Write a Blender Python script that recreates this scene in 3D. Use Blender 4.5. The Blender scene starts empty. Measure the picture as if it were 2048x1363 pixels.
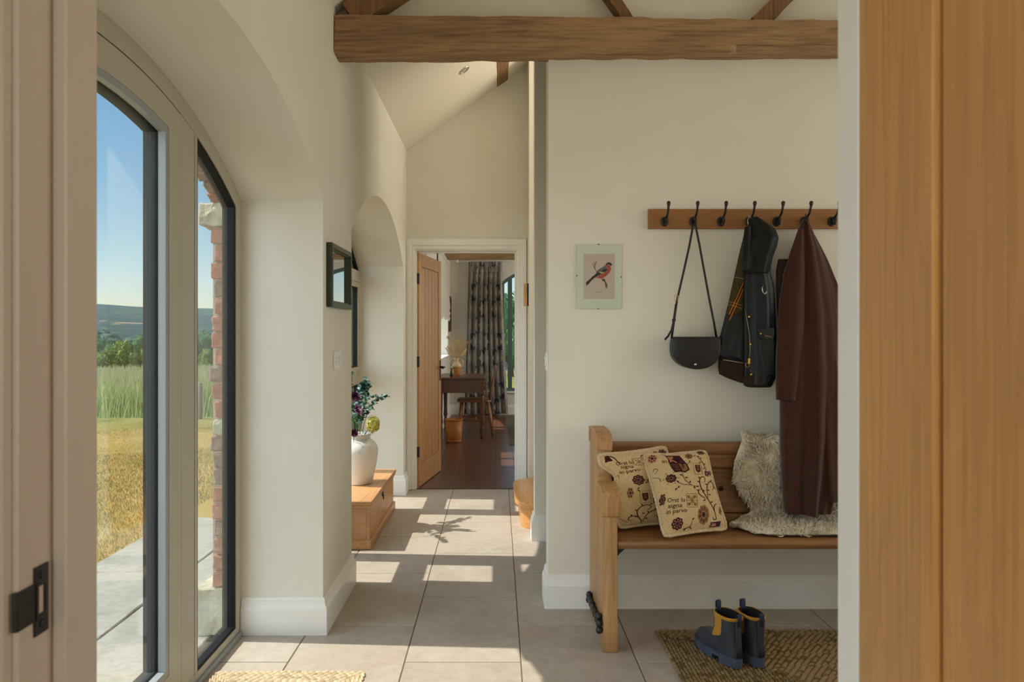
import bpy, bmesh, math, random
from mathutils import Vector, Matrix, noise as mnoise
random.seed(7)
C = bpy.context.scene.collection
scene = bpy.context.scene
# ---------------------------------------------------------------- camera, light, exposure
F, VX, VY, EYE = 1420.0, 995.0, 665.0, 1.31
cam_d = bpy.data.cameras.new('camera'); cam = bpy.data.objects.new('camera', cam_d); C.objects.link(cam)
cam.location = (0, 0, EYE); cam.rotation_euler = (math.pi/2, 0, 0)
cam_d.sensor_width = 36; cam_d.lens = 36*F/2048
cam_d.shift_x = (1024-VX)/2048; cam_d.shift_y = -(681.5-VY)/2048
cam_d.clip_start = 0.02; cam_d.clip_end = 9000
cam_d.dof.use_dof = True; cam_d.dof.focus_distance = 3.6; cam_d.dof.aperture_fstop = 9
scene.camera = cam
scene.view_settings.view_transform = 'Standard'; scene.view_settings.look = 'None'
scene.view_settings.gamma = 1; scene.view_settings.use_curve_mapping = False
scene.view_settings.exposure = 0.28
SUN_TAN = 1.454
world = bpy.data.worlds.new('sky'); scene.world = world; world.use_nodes = True
wn = world.node_tree.nodes; wl = world.node_tree.links
sky = wn.new('ShaderNodeTexSky'); sky.sky_type = 'NISHITA'; sky.sun_disc = False
sky.sun_elevation = math.atan(SUN_TAN); sky.sun_rotation = math.radians(270)
sky.air_density = 1.0; sky.dust_density = 0.05; sky.ozone_density = 1.0
wn['Background'].inputs[1].default_value = 0.215
hs = wn.new('ShaderNodeHueSaturation'); hs.inputs['Saturation'].default_value = 1.75; hs.inputs['Hue'].default_value = .494
gm = wn.new('ShaderNodeGamma'); gm.inputs[1].default_value = .6; wl.new(sky.outputs[0], gm.inputs[0]); wl.new(gm.outputs[0], hs.inputs['Color']); wl.new(hs.outputs[0], wn['Background'].inputs[0])
def lamp(name, typ, loc, direction, energy, color=(1,1,1), **kw):
    d = bpy.data.lights.new(name, typ); d.energy = energy; d.color = color
    for k, v in kw.items(): setattr(d, k, v)
    o = bpy.data.objects.new(name, d); C.objects.link(o); o.location = loc
    o.rotation_euler = Vector(direction).to_track_quat('-Z', 'Y').to_euler()
    return o
lamp('sun', 'SUN', (-6, 2, 9), (1, -0.056, -SUN_TAN), 4.55, (1, .95, .87), angle=math.radians(0.55))
# added very wide sun lamp, soft fill from the garden side on top of the sky
lamp('garden_side_fill', 'SUN', (-7, 0, 6), (1, 0.55, -0.5), 5.0, (.86, .95, 1), angle=math.radians(120))
# added area lamps out of view, brightening hall, kitchen, study and stairs
lamp('hall_fill', 'AREA', (4.25, 2.1, 1.7), (-1, 0, 0.06), 34, (1, .94, .86), shape='RECTANGLE', size=2.2, size_y=2.0)
lamp('kitchen_fill', 'AREA', (-0.6, -2.9, 1.7), (0.25, 1, -.02), 40, (1, .93, .82), shape='RECTANGLE', size=2.2, size_y=1.8)
lamp('study_fill', 'AREA', (3.3, 9.0, 1.6), (-1, 0, 0), 48, (1, .95, .88), shape='RECTANGLE', size=2.0, size_y=1.6)
lamp('stair_fill', 'AREA', (1.62, 5.1, 3.2), (-1, 0, -.25), 19, (1, .93, .8), shape='RECTANGLE', size=1.0, size_y=1.0)

# ---------------------------------------------------------------- helpers
def P(px, py, Y): return Vector(((px-VX)*Y/F, Y, EYE+(VY-py)*Y/F))
def S(r, g, b):
    f = lambda c: (c/255/12.92) if c/255 <= .04045 else ((c/255+.055)/1.055)**2.4
    return (f(r), f(g), f(b), 1)
def tag(o, label=None, cat=None, group=None, kind=None):
    if label: o['label'] = label
    if cat: o['category'] = cat
    if group: o['group'] = group
    if kind: o['kind'] = kind
    return o
def empty(name, loc, label=None, cat=None, group=None, kind=None):
    o = bpy.data.objects.new(name, None); C.objects.link(o); o.location = loc
    o.empty_display_size = .1
    return tag(o, label, cat, group, kind)
def wloc(o):
    v = Vector((0, 0, 0))
    while o: v = v + o.location; o = o.parent
    return v
def link(name, me, mat, parent=None, loc=None):
    o = bpy.data.objects.new(name, me); C.objects.link(o)
    if parent: o.parent = parent
    if loc is not None: o.location = Vector(loc) - (wloc(parent) if parent else Vector())
    if mat and not me.materials:
        for m in (mat if isinstance(mat, (list, tuple)) else [mat]): me.materials.append(m)
    return o
def mk(name, verts, faces, mat, parent=None, smooth=False, base=None, mids=None, uvs=None):
    """verts in world space; origin goes to parent's origin, or for a top-level mesh to its base centre"""
    vs = [Vector(v) for v in verts]
    if parent: org = wloc(parent)
    elif base is not None: org = Vector(base)
    else:
        xs = [v.x for v in vs]; ys = [v.y for v in vs]; zs = [v.z for v in vs]
        org = Vector(((min(xs)+max(xs))/2, (min(ys)+max(ys))/2, min(zs)))
    me = bpy.data.meshes.new(name)
    me.from_pydata([v-org for v in vs], [], faces)
    if smooth: me.polygons.foreach_set('use_smooth', [True]*len(me.polygons))
    o = link(name, me, mat, parent)
    if not parent: o.location = org
    if mids: me.polygons.foreach_set('material_index', mids)
    if uvs:
        ul = me.uv_layers.new(name='UVMap')
        for l in me.loops: ul.data[l.index].uv = uvs[l.vertex_index]
    me.validate(); me.update()
    return o
class G:
    """geometry collector"""
    def __init__(s): s.v = []; s.f = []; s.m = []
    def add(s, v, f, mi=0):
        b = len(s.v); s.v += [tuple(q) for q in v]; s.f += [tuple(i+b for i in q) for q in f]; s.m += [mi]*len(f); return s
    def build(s, name, mat, parent=None, **k): return mk(name, s.v, s.f, mat, parent, mids=s.m if max(s.m or [0]) else None, **k)
BOXF = [(0,3,2,1),(4,5,6,7),(0,1,5,4),(1,2,6,5),(2,3,7,6),(3,0,4,7)]
def boxv(x0, x1, y0, y1, z0, z1):
    return [(x0,y0,z0),(x1,y0,z0),(x1,y1,z0),(x0,y1,z0),(x0,y0,z1),(x1,y0,z1),(x1,y1,z1),(x0,y1,z1)]
def bevel_me(me, w, seg=2, ang=0.5):
    bm = bmesh.new(); bm.from_mesh(me)
    bmesh.ops.recalc_face_normals(bm, faces=bm.faces)
    es = [e for e in bm.edges if e.is_manifold and e.calc_face_angle(0) > ang]
    if es and w: bmesh.ops.bevel(bm, geom=es, offset=w, segments=seg, profile=.5, affect='EDGES', clamp_overlap=True)
    bm.to_mesh(me); bm.free(); me.update()
def box(name, x0, x1, y0, y1, z0, z1, mat, parent=None, bev=0, seg=2, **k):
    o = mk(name, boxv(x0,x1,y0,y1,z0,z1), BOXF, mat, parent, **k)
    if bev: bevel_me(o.data, bev, seg)
    return o
def fixn(o):
    bm = bmesh.new(); bm.from_mesh(o.data); bmesh.ops.recalc_face_normals(bm, faces=bm.faces); bm.to_mesh(o.data); bm.free(); return o
def prismv(pts, ax, a0, a1):
    """extrude 2-D polygon along axis ax: 'x' pts=(y,z), 'y' pts=(x,z), 'z' pts=(x,y)"""
    def e(p, a): return (a,p[0],p[1]) if ax=='x' else (p[0],a,p[1]) if ax=='y' else (p[0],p[1],a)
    n = len(pts)
    v = [e(p,a0) for p in pts]+[e(p,a1) for p in pts]
    f = [tuple(range(n))[::-1], tuple(range(n,2*n))]+[(i,(i+1)%n,n+(i+1)%n,n+i) for i in range(n)]
    return v, f
def prism(name, pts, ax, a0, a1, mat, parent=None, bev=0, seg=2, smooth=False, **k):
    v, f = prismv(pts, ax, a0, a1)
    o = fixn(mk(name, v, f, mat, parent, smooth=smooth, **k))
    if bev: bevel_me(o.data, bev, seg)
    return o
def tubev(path, r, n=8, cap=True, flat=None):
    """path of Vectors, radius float or list; flat=(a,b,normalvec) gives an a x b oval strap"""
    path = [Vector(p) for p in path]; m = len(path); v = []; f = []
    up = Vector((0.02, 0.03, 1))
    prev = None
    for i, p in enumerate(path):
        t = (path[min(i+1,m-1)]-path[max(i-1,0)]).normalized()
        if prev is None:
            a = t.cross(up)
            if a.length < .1: a = t.cross(Vector((1,0,0)))
            a.normalize()
        else:
            a = (prev - t*prev.dot(t)).normalized()
        if flat: a = (flat[2]-t*Vector(flat[2]).dot(t)).normalized() if isinstance(flat[2], Vector) else a
        prev = a; b = t.cross(a)
        rr = r[i] if isinstance(r, (list, tuple)) else r
        for k in range(n):
            w = 2*math.pi*k/n
            ca, cb = math.cos(w), math.sin(w)
            if flat: v.append(p + a*ca*flat[0] + b*cb*flat[1])
            else: v.append(p + (a*ca + b*cb)*rr)
    for i in range(m-1):
        for k in range(n):
            f.append((i*n+k, i*n+(k+1)%n, (i+1)*n+(k+1)%n, (i+1)*n+k))
    if cap: f.append(tuple(range(n))[::-1]); f.append(tuple(range((m-1)*n, m*n)))
    return v, f
def tube(name, path, r, mat, parent=None, n=8, smooth=True, **k):
    v, f = tubev(path, r, n, flat=k.pop('flat', None)); return fixn(mk(name, v, f, mat, parent, smooth=smooth, **k))
def lathev(prof, c, n=32, ax='z'):
    v = []; f = []; m = len(prof)
    for r, h in prof:
        for k in range(n):
            w = 2*math.pi*k/n; a, b = r*math.cos(w), r*math.sin(w)
            v.append((c[0]+a,c[1]+b,c[2]+h) if ax=='z' else (c[0]+a,c[1]+h,c[2]+b) if ax=='y' else (c[0]+h,c[1]+a,c[2]+b))
    for i in range(m-1):
        for k in range(n): f.append((i*n+k, i*n+(k+1)%n, (i+1)*n+(k+1)%n, (i+1)*n+k))
    f.append(tuple(range(n))[::-1]); f.append(tuple(range((m-1)*n, m*n)))
    return v, f
def lathe(name, prof, c, mat, parent=None, n=32, ax='z', smooth=True, **k):
    v, f = lathev(prof, c, n, ax); return fixn(mk(name, v, f, mat, parent, smooth=smooth, **k))
def autosm(o, ang=40):
    """smooth shading with sharp edges over ang degrees"""
    me = o.data; me.polygons.foreach_set('use_smooth', [True]*len(me.polygons))
    bm = bmesh.new(); bm.from_mesh(me)
    for e in bm.edges:
        e.smooth = not (len(e.link_faces) != 2 or e.calc_face_angle(0) > math.radians(ang))
    bm.to_mesh(me); bm.free(); return o
def copy_tree(o, parent=None):
    c = o.copy(); C.objects.link(c); c.parent = parent
    for ch in list(o.children): copy_tree(ch, c)
    return c
def interp(rows, y):
    """piecewise-linear rows [(y, a, b, ...)]"""
    if y <= rows[0][0]: return rows[0][1:]
    for r0, r1 in zip(rows, rows[1:]):
        if y <= r1[0]:
            t = (y-r0[0])/(r1[0]-r0[0]); return tuple(a+(b-a)*t for a, b in zip(r0[1:], r1[1:]))
    return rows[-1][1:]

# ---------------------------------------------------------------- materials
def newmat(name):
    m = bpy.data.materials.new(name); m.use_nodes = True
    return m, m.node_tree.nodes, m.node_tree.links, m.node_tree.nodes['Principled BSDF']
def coords(nt, ln, scale, rnd=0, obj=False):
    """world-space (or object) position, scaled, optionally offset per object"""
    if obj: src = nt.new('ShaderNodeTexCoord').outputs['Object']
    else: src = nt.new('ShaderNodeNewGeometry').outputs['Position']
    mp = nt.new('ShaderNodeVectorMath'); mp.operation = 'MULTIPLY'; mp.inputs[1].default_value = scale
    ln.new(src, mp.inputs[0]); out = mp.outputs[0]
    if rnd:
        oi = nt.new('ShaderNodeObjectInfo'); mu = nt.new('ShaderNodeMath'); mu.operation = 'MULTIPLY'; mu.inputs[1].default_value = rnd
        ln.new(oi.outputs['Random'], mu.inputs[0]); ad = nt.new('ShaderNodeVectorMath'); ad.operation = 'ADD'
        ln.new(out, ad.inputs[0]); ln.new(mu.outputs[0], ad.inputs[1]); out = ad.outputs[0]
    return out
def noise_node(nt, ln, vec, scale=1, detail=4, rough=.55, dist=0):
    n = nt.new('ShaderNodeTexNoise'); n.inputs['Scale'].default_value = scale; n.inputs['Detail'].default_value = detail
    n.inputs['Roughness'].default_value = rough; n.inputs['Distortion'].default_value = dist
    ln.new(vec, n.inputs['Vector']); return n.outputs['Fac']
def ramp_node(nt, ln, fac, stops):
    r = nt.new('ShaderNodeValToRGB'); e = r.color_ramp.elements
    while len(e) < len(stops): e.new(.5)
    for el, (p, c) in zip(e, stops): el.position = p; el.color = c
    ln.new(fac, r.inputs[0]); return r.outputs[0]
def mix_node(nt, ln, fac, a, b, blend='MIX'):
    n = nt.new('ShaderNodeMix'); n.data_type = 'RGBA'; n.blend_type = blend
    for s, x in ((n.inputs[0], fac), (n.inputs[6], a), (n.inputs[7], b)):
        if hasattr(x, 'is_linked'): ln.new(x, s)
        else: s.default_value = x
    return n.outputs[2]
def bump_node(nt, ln, b, h, strength, dist):
    n = nt.new('ShaderNodeBump'); n.inputs['Strength'].default_value = strength; n.inputs['Distance'].default_value = dist
    ln.new(h, n.inputs['Height']); ln.new(n.outputs[0], b.inputs['Normal'])
def mat(name, c1, c2=None, scale=5, detail=4, rough=.6, metal=0, bump=0, bdist=.002, bscale=None, lo=.35, hi=.65, rnd=0, spec=.5, obj=False, sheen=0, coat=0, trans=0):
    m, nt, ln, b = newmat(name)
    sc = scale if isinstance(scale, tuple) else (scale,)*3
    b.inputs['Base Color'].default_value = c1; b.inputs['Roughness'].default_value = rough
    b.inputs['Metallic'].default_value = metal; b.inputs['Specular IOR Level'].default_value = spec
    if sheen: b.inputs['Sheen Weight'].default_value = sheen
    if coat: b.inputs['Coat Weight'].default_value = coat
    if c2 or bump:
        vec = coords(nt, ln, sc, rnd, obj)
        nf = noise_node(nt, ln, vec, 1, detail)
        if c2: ln.new(ramp_node(nt, ln, nf, [(lo, c1), (hi, c2)]), b.inputs['Base Color'])
        if bump:
            h = nf
            if bscale:
                bs = bscale if isinstance(bscale, tuple) else (bscale,)*3
                h = noise_node(nt, ln, coords(nt, ln, bs, rnd, obj), 1, 3)
            bump_node(nt, ln, b, h, bump, bdist)
    return m
def wood(name, dark, light, axis='x', fine=60, along=2.0, rough=.45, bump=.15, rnd=7, knots=None, obj=False, coat=0, mid=None):
    """long-grain wood: noise stretched along one axis, wavy figure and pores"""
    m, nt, ln, b = newmat(name)
    def sc(f, a): return tuple(a if ch == axis else f for ch in 'xyz')
    v1 = coords(nt, ln, sc(fine*.16, along*.55), rnd, obj); f1 = noise_node(nt, ln, v1, 1, 4, .6, 1.6)
    v2 = coords(nt, ln, sc(fine*2.6, along*2.2), rnd, obj); f2 = noise_node(nt, ln, v2, 1, 3, .6, .2)
    mid = mid or tuple((a+c)/2 for a, c in zip(dark, light))
    w = nt.new('ShaderNodeMath'); w.operation = 'MULTIPLY'; w.inputs[1].default_value = 7.0
    ln.new(f1, w.inputs[0]); fr = nt.new('ShaderNodeMath'); fr.operation = 'PINGPONG'; fr.inputs[1].default_value = 1.0; ln.new(w.outputs[0], fr.inputs[0])
    c1 = ramp_node(nt, ln, fr.outputs[0], [(.0, mid), (.75, light), (1, light)])
    c2 = ramp_node(nt, ln, f2, [(.30, dark), (.58, light)])
    col = mix_node(nt, ln, .5, c1, c2)
    if knots:
        vo = nt.new('ShaderNodeTexVoronoi'); vo.inputs['Scale'].default_value = 1; vo.feature = 'F1'
        ln.new(coords(nt, ln, sc(knots, knots*.7), rnd, obj), vo.inputs['Vector'])
        kf = ramp_node(nt, ln, vo.outputs['Distance'], [(.03, (1,1,1,1)), (.09, (0,0,0,1))])
        col = mix_node(nt, ln, kf, col, tuple(x*.45 for x in dark[:3])+(1,))
    ln.new(col, b.inputs['Base Color']); b.inputs['Roughness'].default_value = rough
    if coat: b.inputs['Coat Weight'].default_value = coat; b.inputs['Coat Roughness'].default_value = .25
    if bump: bump_node(nt, ln, b, f2, bump, .002)
    return m
def glassmat(name, tint=(1,1,1,1), refl=1.0):
    """thin window glass: clear transmission plus fresnel reflection"""
    m = bpy.data.materials.new(name); m.use_nodes = True; nt = m.node_tree.nodes; ln = m.node_tree.links; nt.clear()
    out = nt.new('ShaderNodeOutputMaterial'); mx = nt.new('ShaderNodeMixShader'); tr = nt.new('ShaderNodeBsdfTransparent'); gl = nt.new('ShaderNodeBsdfGlossy')
    fr = nt.new('ShaderNodeFresnel')
    ge = nt.new('ShaderNodeNewGeometry'); io = nt.new('ShaderNodeMapRange'); io.inputs[3].default_value = 1.45; io.inputs[4].default_value = 1/1.45
    ln.new(ge.outputs['Backfacing'], io.inputs[0]); ln.new(io.outputs[0], fr.inputs[0])
    tr.inputs[0].default_value = tint; gl.inputs['Roughness'].default_value = 0
    gl.inputs[0].default_value = (refl, refl, refl, 1)
    ln.new(fr.outputs[0], mx.inputs[0]); ln.new(tr.outputs[0], mx.inputs[1]); ln.new(gl.outputs[0], mx.inputs[2]); ln.new(mx.outputs[0], out.inputs[0])
    return m
plaster = mat('cream_plaster', S(232,228,215), S(227,222,208), 1.6, 3, .85, bump=.12, bscale=35, bdist=.0015, spec=.2)
plaster_ceiling = mat('ceiling_paint', S(240,234,218), S(236,229,212), 1.5, 3, .9, spec=.2)
white_paint = mat('white_satin_paint', S(240,238,232), None, rough=.38)
lining_paint = mat('lining_paint', S(206,190,172), None, rough=.4, bump=.08, bscale=(40,40,6), bdist=.001)
frame_paint = mat('putty_grey_aluminium', S(176,170,152), None, rough=.38)
bead_paint = mat('pale_grey_aluminium', S(146,152,152), None, rough=.35)
black_rubber = mat('black_gasket', S(11,12,14), None, rough=.6, spec=.25)
black_iron = mat('black_iron', S(22,20,20), S(34,31,29), 60, rough=.42, bump=.2, bscale=160)
chrome = mat('chrome', S(215,212,205), None, rough=.2, metal=1)
brass = mat('brass', S(222,176,92), None, rough=.25, metal=1)
glass = glassmat('window_glass', (.985,.995,.99,1))
oak_v = wood('oak_vertical', S(162,110,54), S(206,150,82), 'z', 60, 2.0, .42, .12, coat=.15)
oak_x = wood('oak_along_x', S(120,78,38), S(158,108,58), 'x', 60, 2.0, .45, .12)
oak_step = wood('oak_step', S(176,116,58), S(214,158,92), 'y', 40, 2.0, .35, .1, coat=.2)
beam_wood = wood('old_beam_wood', S(90,68,48), S(174,138,98), 'x', 26, 1.4, .8, .5, rnd=3, mid=S(128,100,70))
beam_wood_y = wood('old_purlin_wood', S(92,68,42), S(146,112,72), 'y', 26, 1.4, .8, .5, rnd=3)
beam_wood_z = wood('old_strut_wood', S(84,60,36), S(140,104,66), 'z', 26, 1.4, .8, .5, rnd=3)
# ---------------------------------------------------------------- the building shell
XW, XF, XO = -0.7605, -1.115, -1.235      # room face of left wall, room face of window frames, outside face
YB, YS, YFAR, YEND = 3.39, 4.48, 5.943, 11.40
RIDGE = 1.8
def roofz(x): return 2.83+.71*(x+.7605) if x < RIDGE else 2.83+.71*(2*RIDGE-x+.7605)
class Arch:
    def __init__(s, y0, y1, spring, apex, sill=0):
        s.y0, s.y1, s.sill, s.spring, s.apex = y0, y1, sill, spring, apex
        h = (y1-y0)/2; r = apex-spring; s.R = (h*h+r*r)/(2*r); s.yc = (y0+y1)/2; s.zc = apex-s.R
    def z(s, y, off=0): return s.zc+math.sqrt(max((s.R-off)**2-(y-s.yc)**2, 0))
    def outline(s, a, b, zb, off=0, n=28):
        return [(a, zb)]+[(a+(b-a)*i/n, s.z(a+(b-a)*i/n, off)) for i in range(n+1)]+[(b, zb)]
A1 = Arch(.885, 3.095, 1.885, 2.215)
A2 = Arch(3.70, 5.74, 1.845, 2.19)
A3 = Arch(8.95, 10.85, 1.76, 1.94, .95)
A5 = Arch(7.03, 7.90, 2.02, 2.16, 1.16)
A0 = Arch(-2.4, -.4, 1.9, 2.2, .9)
def arched_wall(name, y0, y1, xa, xb, topa, topb, arches, m, axis='x', parent=None, n=44, shrink=0, **k):
    """slab between planes xa and xb along y, cut by arched openings"""
    g = G()
    e = (lambda x, y, z: (x, y, z)) if axis == 'x' else (lambda x, y, z: (y, x, z))
    def quad(a, b, c, d): g.add([e(*a), e(*b), e(*c), e(*d)], [(0,1,2,3)])
    def slab(ya, yb, za, zb, ta=None, tb=None):
        for x, top in ((xa, topa), (xb, topb)):
            quad((x,ya,za), (x,yb,zb), (x,yb,tb if tb is not None else top), (x,ya,ta if ta is not None else top))
    y = y0
    for A in sorted(arches, key=lambda q: q.y0):
        a, b = A.y0+shrink, A.y1-shrink
        slab(y, a, 0, 0)
        ys = [a+(b-a)*i/n for i in range(n+1)]
        for p, q in zip(ys, ys[1:]):
            slab(p, q, A.z(p, shrink), A.z(q, shrink))
            quad((xa,p,A.z(p,shrink)), (xa,q,A.z(q,shrink)), (xb,q,A.z(q,shrink)), (xb,p,A.z(p,shrink)))
        if A.sill:
            slab(a, b, 0, 0, A.sill, A.sill); quad((xa,a,A.sill), (xa,b,A.sill), (xb,b,A.sill), (xb,a,A.sill))
        for yy in (a, b): quad((xa,yy,A.sill), (xb,yy,A.sill), (xb,yy,A.z(yy,shrink)), (xa,yy,A.z(yy,shrink)))
        y = b
    slab(y, y1, 0, 0)
    quad((xa,y0,topa), (xa,y1,topa), (xb,y1,topb), (xb,y0,topb))
    for yy in (y0, y1): quad((xa,yy,0), (xb,yy,0), (xb,yy,topb), (xa,yy,topa))
    o = g.build(name, m, parent, **k)
    bm = bmesh.new(); bm.from_mesh(o.data); bmesh.ops.remove_doubles(bm, verts=bm.verts, dist=1e-5); bmesh.ops.recalc_face_normals(bm, faces=bm.faces); bm.to_mesh(o.data); bm.free()
    return o
brick_mortar = mat('lime_mortar', S(176,160,136), S(150,134,112), 30, rough=.95, bump=.5, bdist=.004, bscale=90)
wl_ = arched_wall('wall_left', -3.05, YEND+.15, -1.172, XW, roofz(-1.172), roofz(XW), [A0, A1, A2, A5, A3], plaster, base=(-.95, 4, 0))
tag(wl_, 'cream plastered wall pierced by tall segmental arches with deep reveals', 'wall', kind='structure')
skin = arched_wall('outer_brick_skin', -3.05, YEND+.15, XO, -1.174, roofz(XO), roofz(-1.174), [A0, A1, A2, A5, A3], brick_mortar, parent=wl_, shrink=.012)
# bricks of the outer jamb and arch ring of the big arch
brick_m = mat('old_red_brick', S(158,106,86), S(132,92,76), 28, 5, .9, bump=.6, bdist=.006, bscale=110, rnd=11)
brick_m2 = mat('weathered_brown_brick', S(132,106,90), S(108,90,78), 28, 5, .9, bump=.6, bdist=.006, bscale=110, rnd=11)
stone_m = mat('lichen_stone', S(178,170,146), S(148,142,118), 14, 5, .95, bump=.7, bdist=.008, bscale=70, rnd=5)
rs = random.Random(3)
def rough_block(name, v8, m, parent, amt=.004, cuts=2, seed=0):
    o = mk(name, v8, BOXF, m, parent)
    bm = bmesh.new(); bm.from_mesh(o.data)
    bmesh.ops.subdivide_edges(bm, edges=bm.edges, cuts=cuts, use_grid_fill=True)
    org = wloc(parent) if parent else o.location
    for v in bm.verts:
        q = (v.co+org)*23+Vector((seed*3.1, seed, 0)); v.co += Vector((mnoise.noise(q), mnoise.noise(q+Vector((9,2,4))), mnoise.noise(q+Vector((3,8,1)))))*amt*2
    bmesh.ops.recalc_face_normals(bm, faces=bm.faces)
    es = [e for e in bm.edges if e.calc_face_angle(0) > .9]
    bmesh.ops.bevel(bm, geom=es, offset=.005, segments=1, affect='EDGES')
    bm.to_mesh(o.data); bm.free(); return o
z = .215; i = 0
yj = A1.y1-.012
quoin_depth = .085
rough_block('quoin_stone', boxv(XO-.075, -1.176, yj-.018, yj+.20, 0, .205), stone_m, wl_, .006, 3, 1)
while z < 1.70:
    h = .064+rs.uniform(-.003, .004); out = rs.uniform(-.010, .012)
    mm = stone_m if i == 9 else (brick_m2 if (6 <= i <= 8 or i in (3, 12, 17)) else brick_m)
    rough_block('brick', boxv(XO+out, -1.176, yj-.014+rs.uniform(-.004,.004), yj+.10, z, z+h), mm, wl_, .0045, 2, i)
    z += h+.0095; i += 1
rough_block('springer_stone', boxv(XO-.055, -1.176, yj-.022, yj+.2, z, z+.105), stone_m, wl_, .008, 3, 5)
# arch ring of brick voussoirs on the outside
NV = 34
th0 = math.asin((A1.yc-A1.y0-.012)/(A1.R-.012))
for k in range(NV):
    t0 = -th0+2*th0*(k+.07)/NV; t1 = -th0+2*th0*(k+.93)/NV
    ro, ri = A1.R+.20, A1.R-.012-.016+rs.uniform(-.006,.004); o_ = rs.uniform(-.012,.012)
    def vv(x, r, t): return (x, A1.yc+r*math.sin(t), A1.zc+r*math.cos(t))
    xs0, xs1 = XO+o_, -1.176
    v8 = [vv(xs0,ri,t0), vv(xs1,ri,t0), vv(xs1,ri,t1), vv(xs0,ri,t1), vv(xs0,ro,t0), vv(xs1,ro,t0), vv(xs1,ro,t1), vv(xs0,ro,t1)]
    rough_block('arch_brick', v8, brick_m2 if k % 3 else brick_m, wl_, .004, 1, k)
# ceiling: two pitched plaster slopes
th = .12
prof = [(XO-.1, roofz(XO-.1)), (RIDGE, roofz(RIDGE)), (4.6, roofz(4.6)), (4.6, roofz(4.6)+th), (RIDGE, roofz(RIDGE)+th), (XO-.1, roofz(XO-.1)+th)]
tag(prism('ceiling', prof, 'y', -3.05, YEND+.15, plaster_ceiling), 'cream plastered vaulted ceiling sloping up from the arched wall', 'ceiling', kind='structure')
# cross walls
def cross(name, pts, y0, y1, label, m=plaster):
    return tag(prism(name, pts, 'y', y0, y1, m), label, 'wall', kind='structure')
RW = 4.4
top = lambda xa, xb: [(xb, roofz(xb))]+([(RIDGE, roofz(RIDGE))] if xa < RIDGE < xb else [])+[(xa, roofz(xa))]
XP = .2435
cross('wall_back', [(XW,2.69), (XP,2.69), (XP,0), (RW,0)]+top(XW, RW), YB, 3.55, 'cream plaster partition wall carrying the coat rail and bird picture')
cross('wall_far', [(XW,0), (-.70,0), (-.70,2.02), (.18,2.02), (.18,0), (RW,0)]+top(XW, RW), YFAR, 6.09, 'cream gable wall around the study doorway')
cross('wall_front', [(XW-.35,0), (-.475,0), (-.475,2.07), (.425,2.07), (.425,0), (RW,0)]+top(XW-.35, RW), .685, .784, 'plaster wall around the foreground doorway')
cross('wall_stair', [(.235,0), (1.7,0)]+top(.235, 1.7), YS, 4.61, 'cream nib wall standing before the staircase')
cross('wall_landing', [(.25,0), (1.7,0)]+top(.25, 1.7), 5.62, YFAR-.002, 'cream nib wall between staircase and study doorway')
box('wall_passage', 1.7, 1.8, 3.55, YFAR, 0, roofz(1.7), plaster)
tag(bpy.data.objects['wall_passage'], 'cream wall closing the side passage', 'wall', kind='structure')
kw = tag(arched_wall('wall_behind', XO, RW, -3.05, -2.95, 2.6, 2.6, [Arch(-1.8,.6,2.3,2.5,.8)], plaster, axis='y', base=(1.5,-3,0)), 'cream kitchen wall behind the doorway', 'wall', kind='structure')
rw_ = tag(arched_wall('wall_right', -3.05, YEND+.15, RW, RW+.2, roofz(RW), roofz(RW+.2), [Arch(.95,3.2,2.45,2.6,.65)], plaster, base=(4.5,4,0)), 'cream wall opposite the arches with a broad window', 'wall', kind='structure')
WX0, WX1 = .06, 1.46
A4 = Arch(WX0, WX1, 2.12, 2.38, .37)
wsf = tag(arched_wall('wall_study', XW-.4, RW, YEND, YEND+.15, 2.5, 2.5, [A4], plaster, axis='y', base=(1.5,YEND,0)), 'cream end wall of the study with an arched window', 'wall', kind='structure')
prism('wall_study_gable', [(XW-.4,2.5),(RW,2.5)]+top(XW-.4,RW), 'y', YEND, YEND+.15, plaster, wsf)

# floors
grout = mat('grout', S(112,98,80), None, rough=.95)
m_, nt, ln, b_ = newmat('limestone_tile')
v = coords(nt, ln, (1,1,1), 13)
f1 = noise_node(nt, ln, v, 3.2, 5, .6, .6); f2 = noise_node(nt, ln, v, 22, 4, .65); 
c = ramp_node(nt, ln, f1, [(.28, S(160,146,128)), (.5, S(198,186,168)), (.72, S(184,160,132))])
c = mix_node(nt, ln, .42, c, ramp_node(nt, ln, f2, [(.32, S(150,138,122)), (.66, S(206,196,180))]))
oi = nt.new('ShaderNodeObjectInfo')
c = mix_node(nt, ln, .4, c, ramp_node(nt, ln, oi.outputs['Random'], [(0, S(170,156,138)), (.5, S(198,186,168)), (1, S(186,174,156))]))
c = mix_node(nt, ln, 1.0, c, (.87,.86,.88,1), 'MULTIPLY')
ln.new(c, b_.inputs['Base Color']); b_.inputs['Roughness'].default_value = .5; b_.inputs['Specular IOR Level'].default_value = .35
bump_node(nt, ln, b_, f2, .12, .002)
tile_m = m_
floor = tag(box('floor', XF-.06, RW, -2.95, YFAR+.02, -.12, -.003, grout), 'pale limestone tile floor of hall and passage', 'floor', kind='structure')
TW, TL = .4635, .6955
tcache = {}
ci = 0
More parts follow.
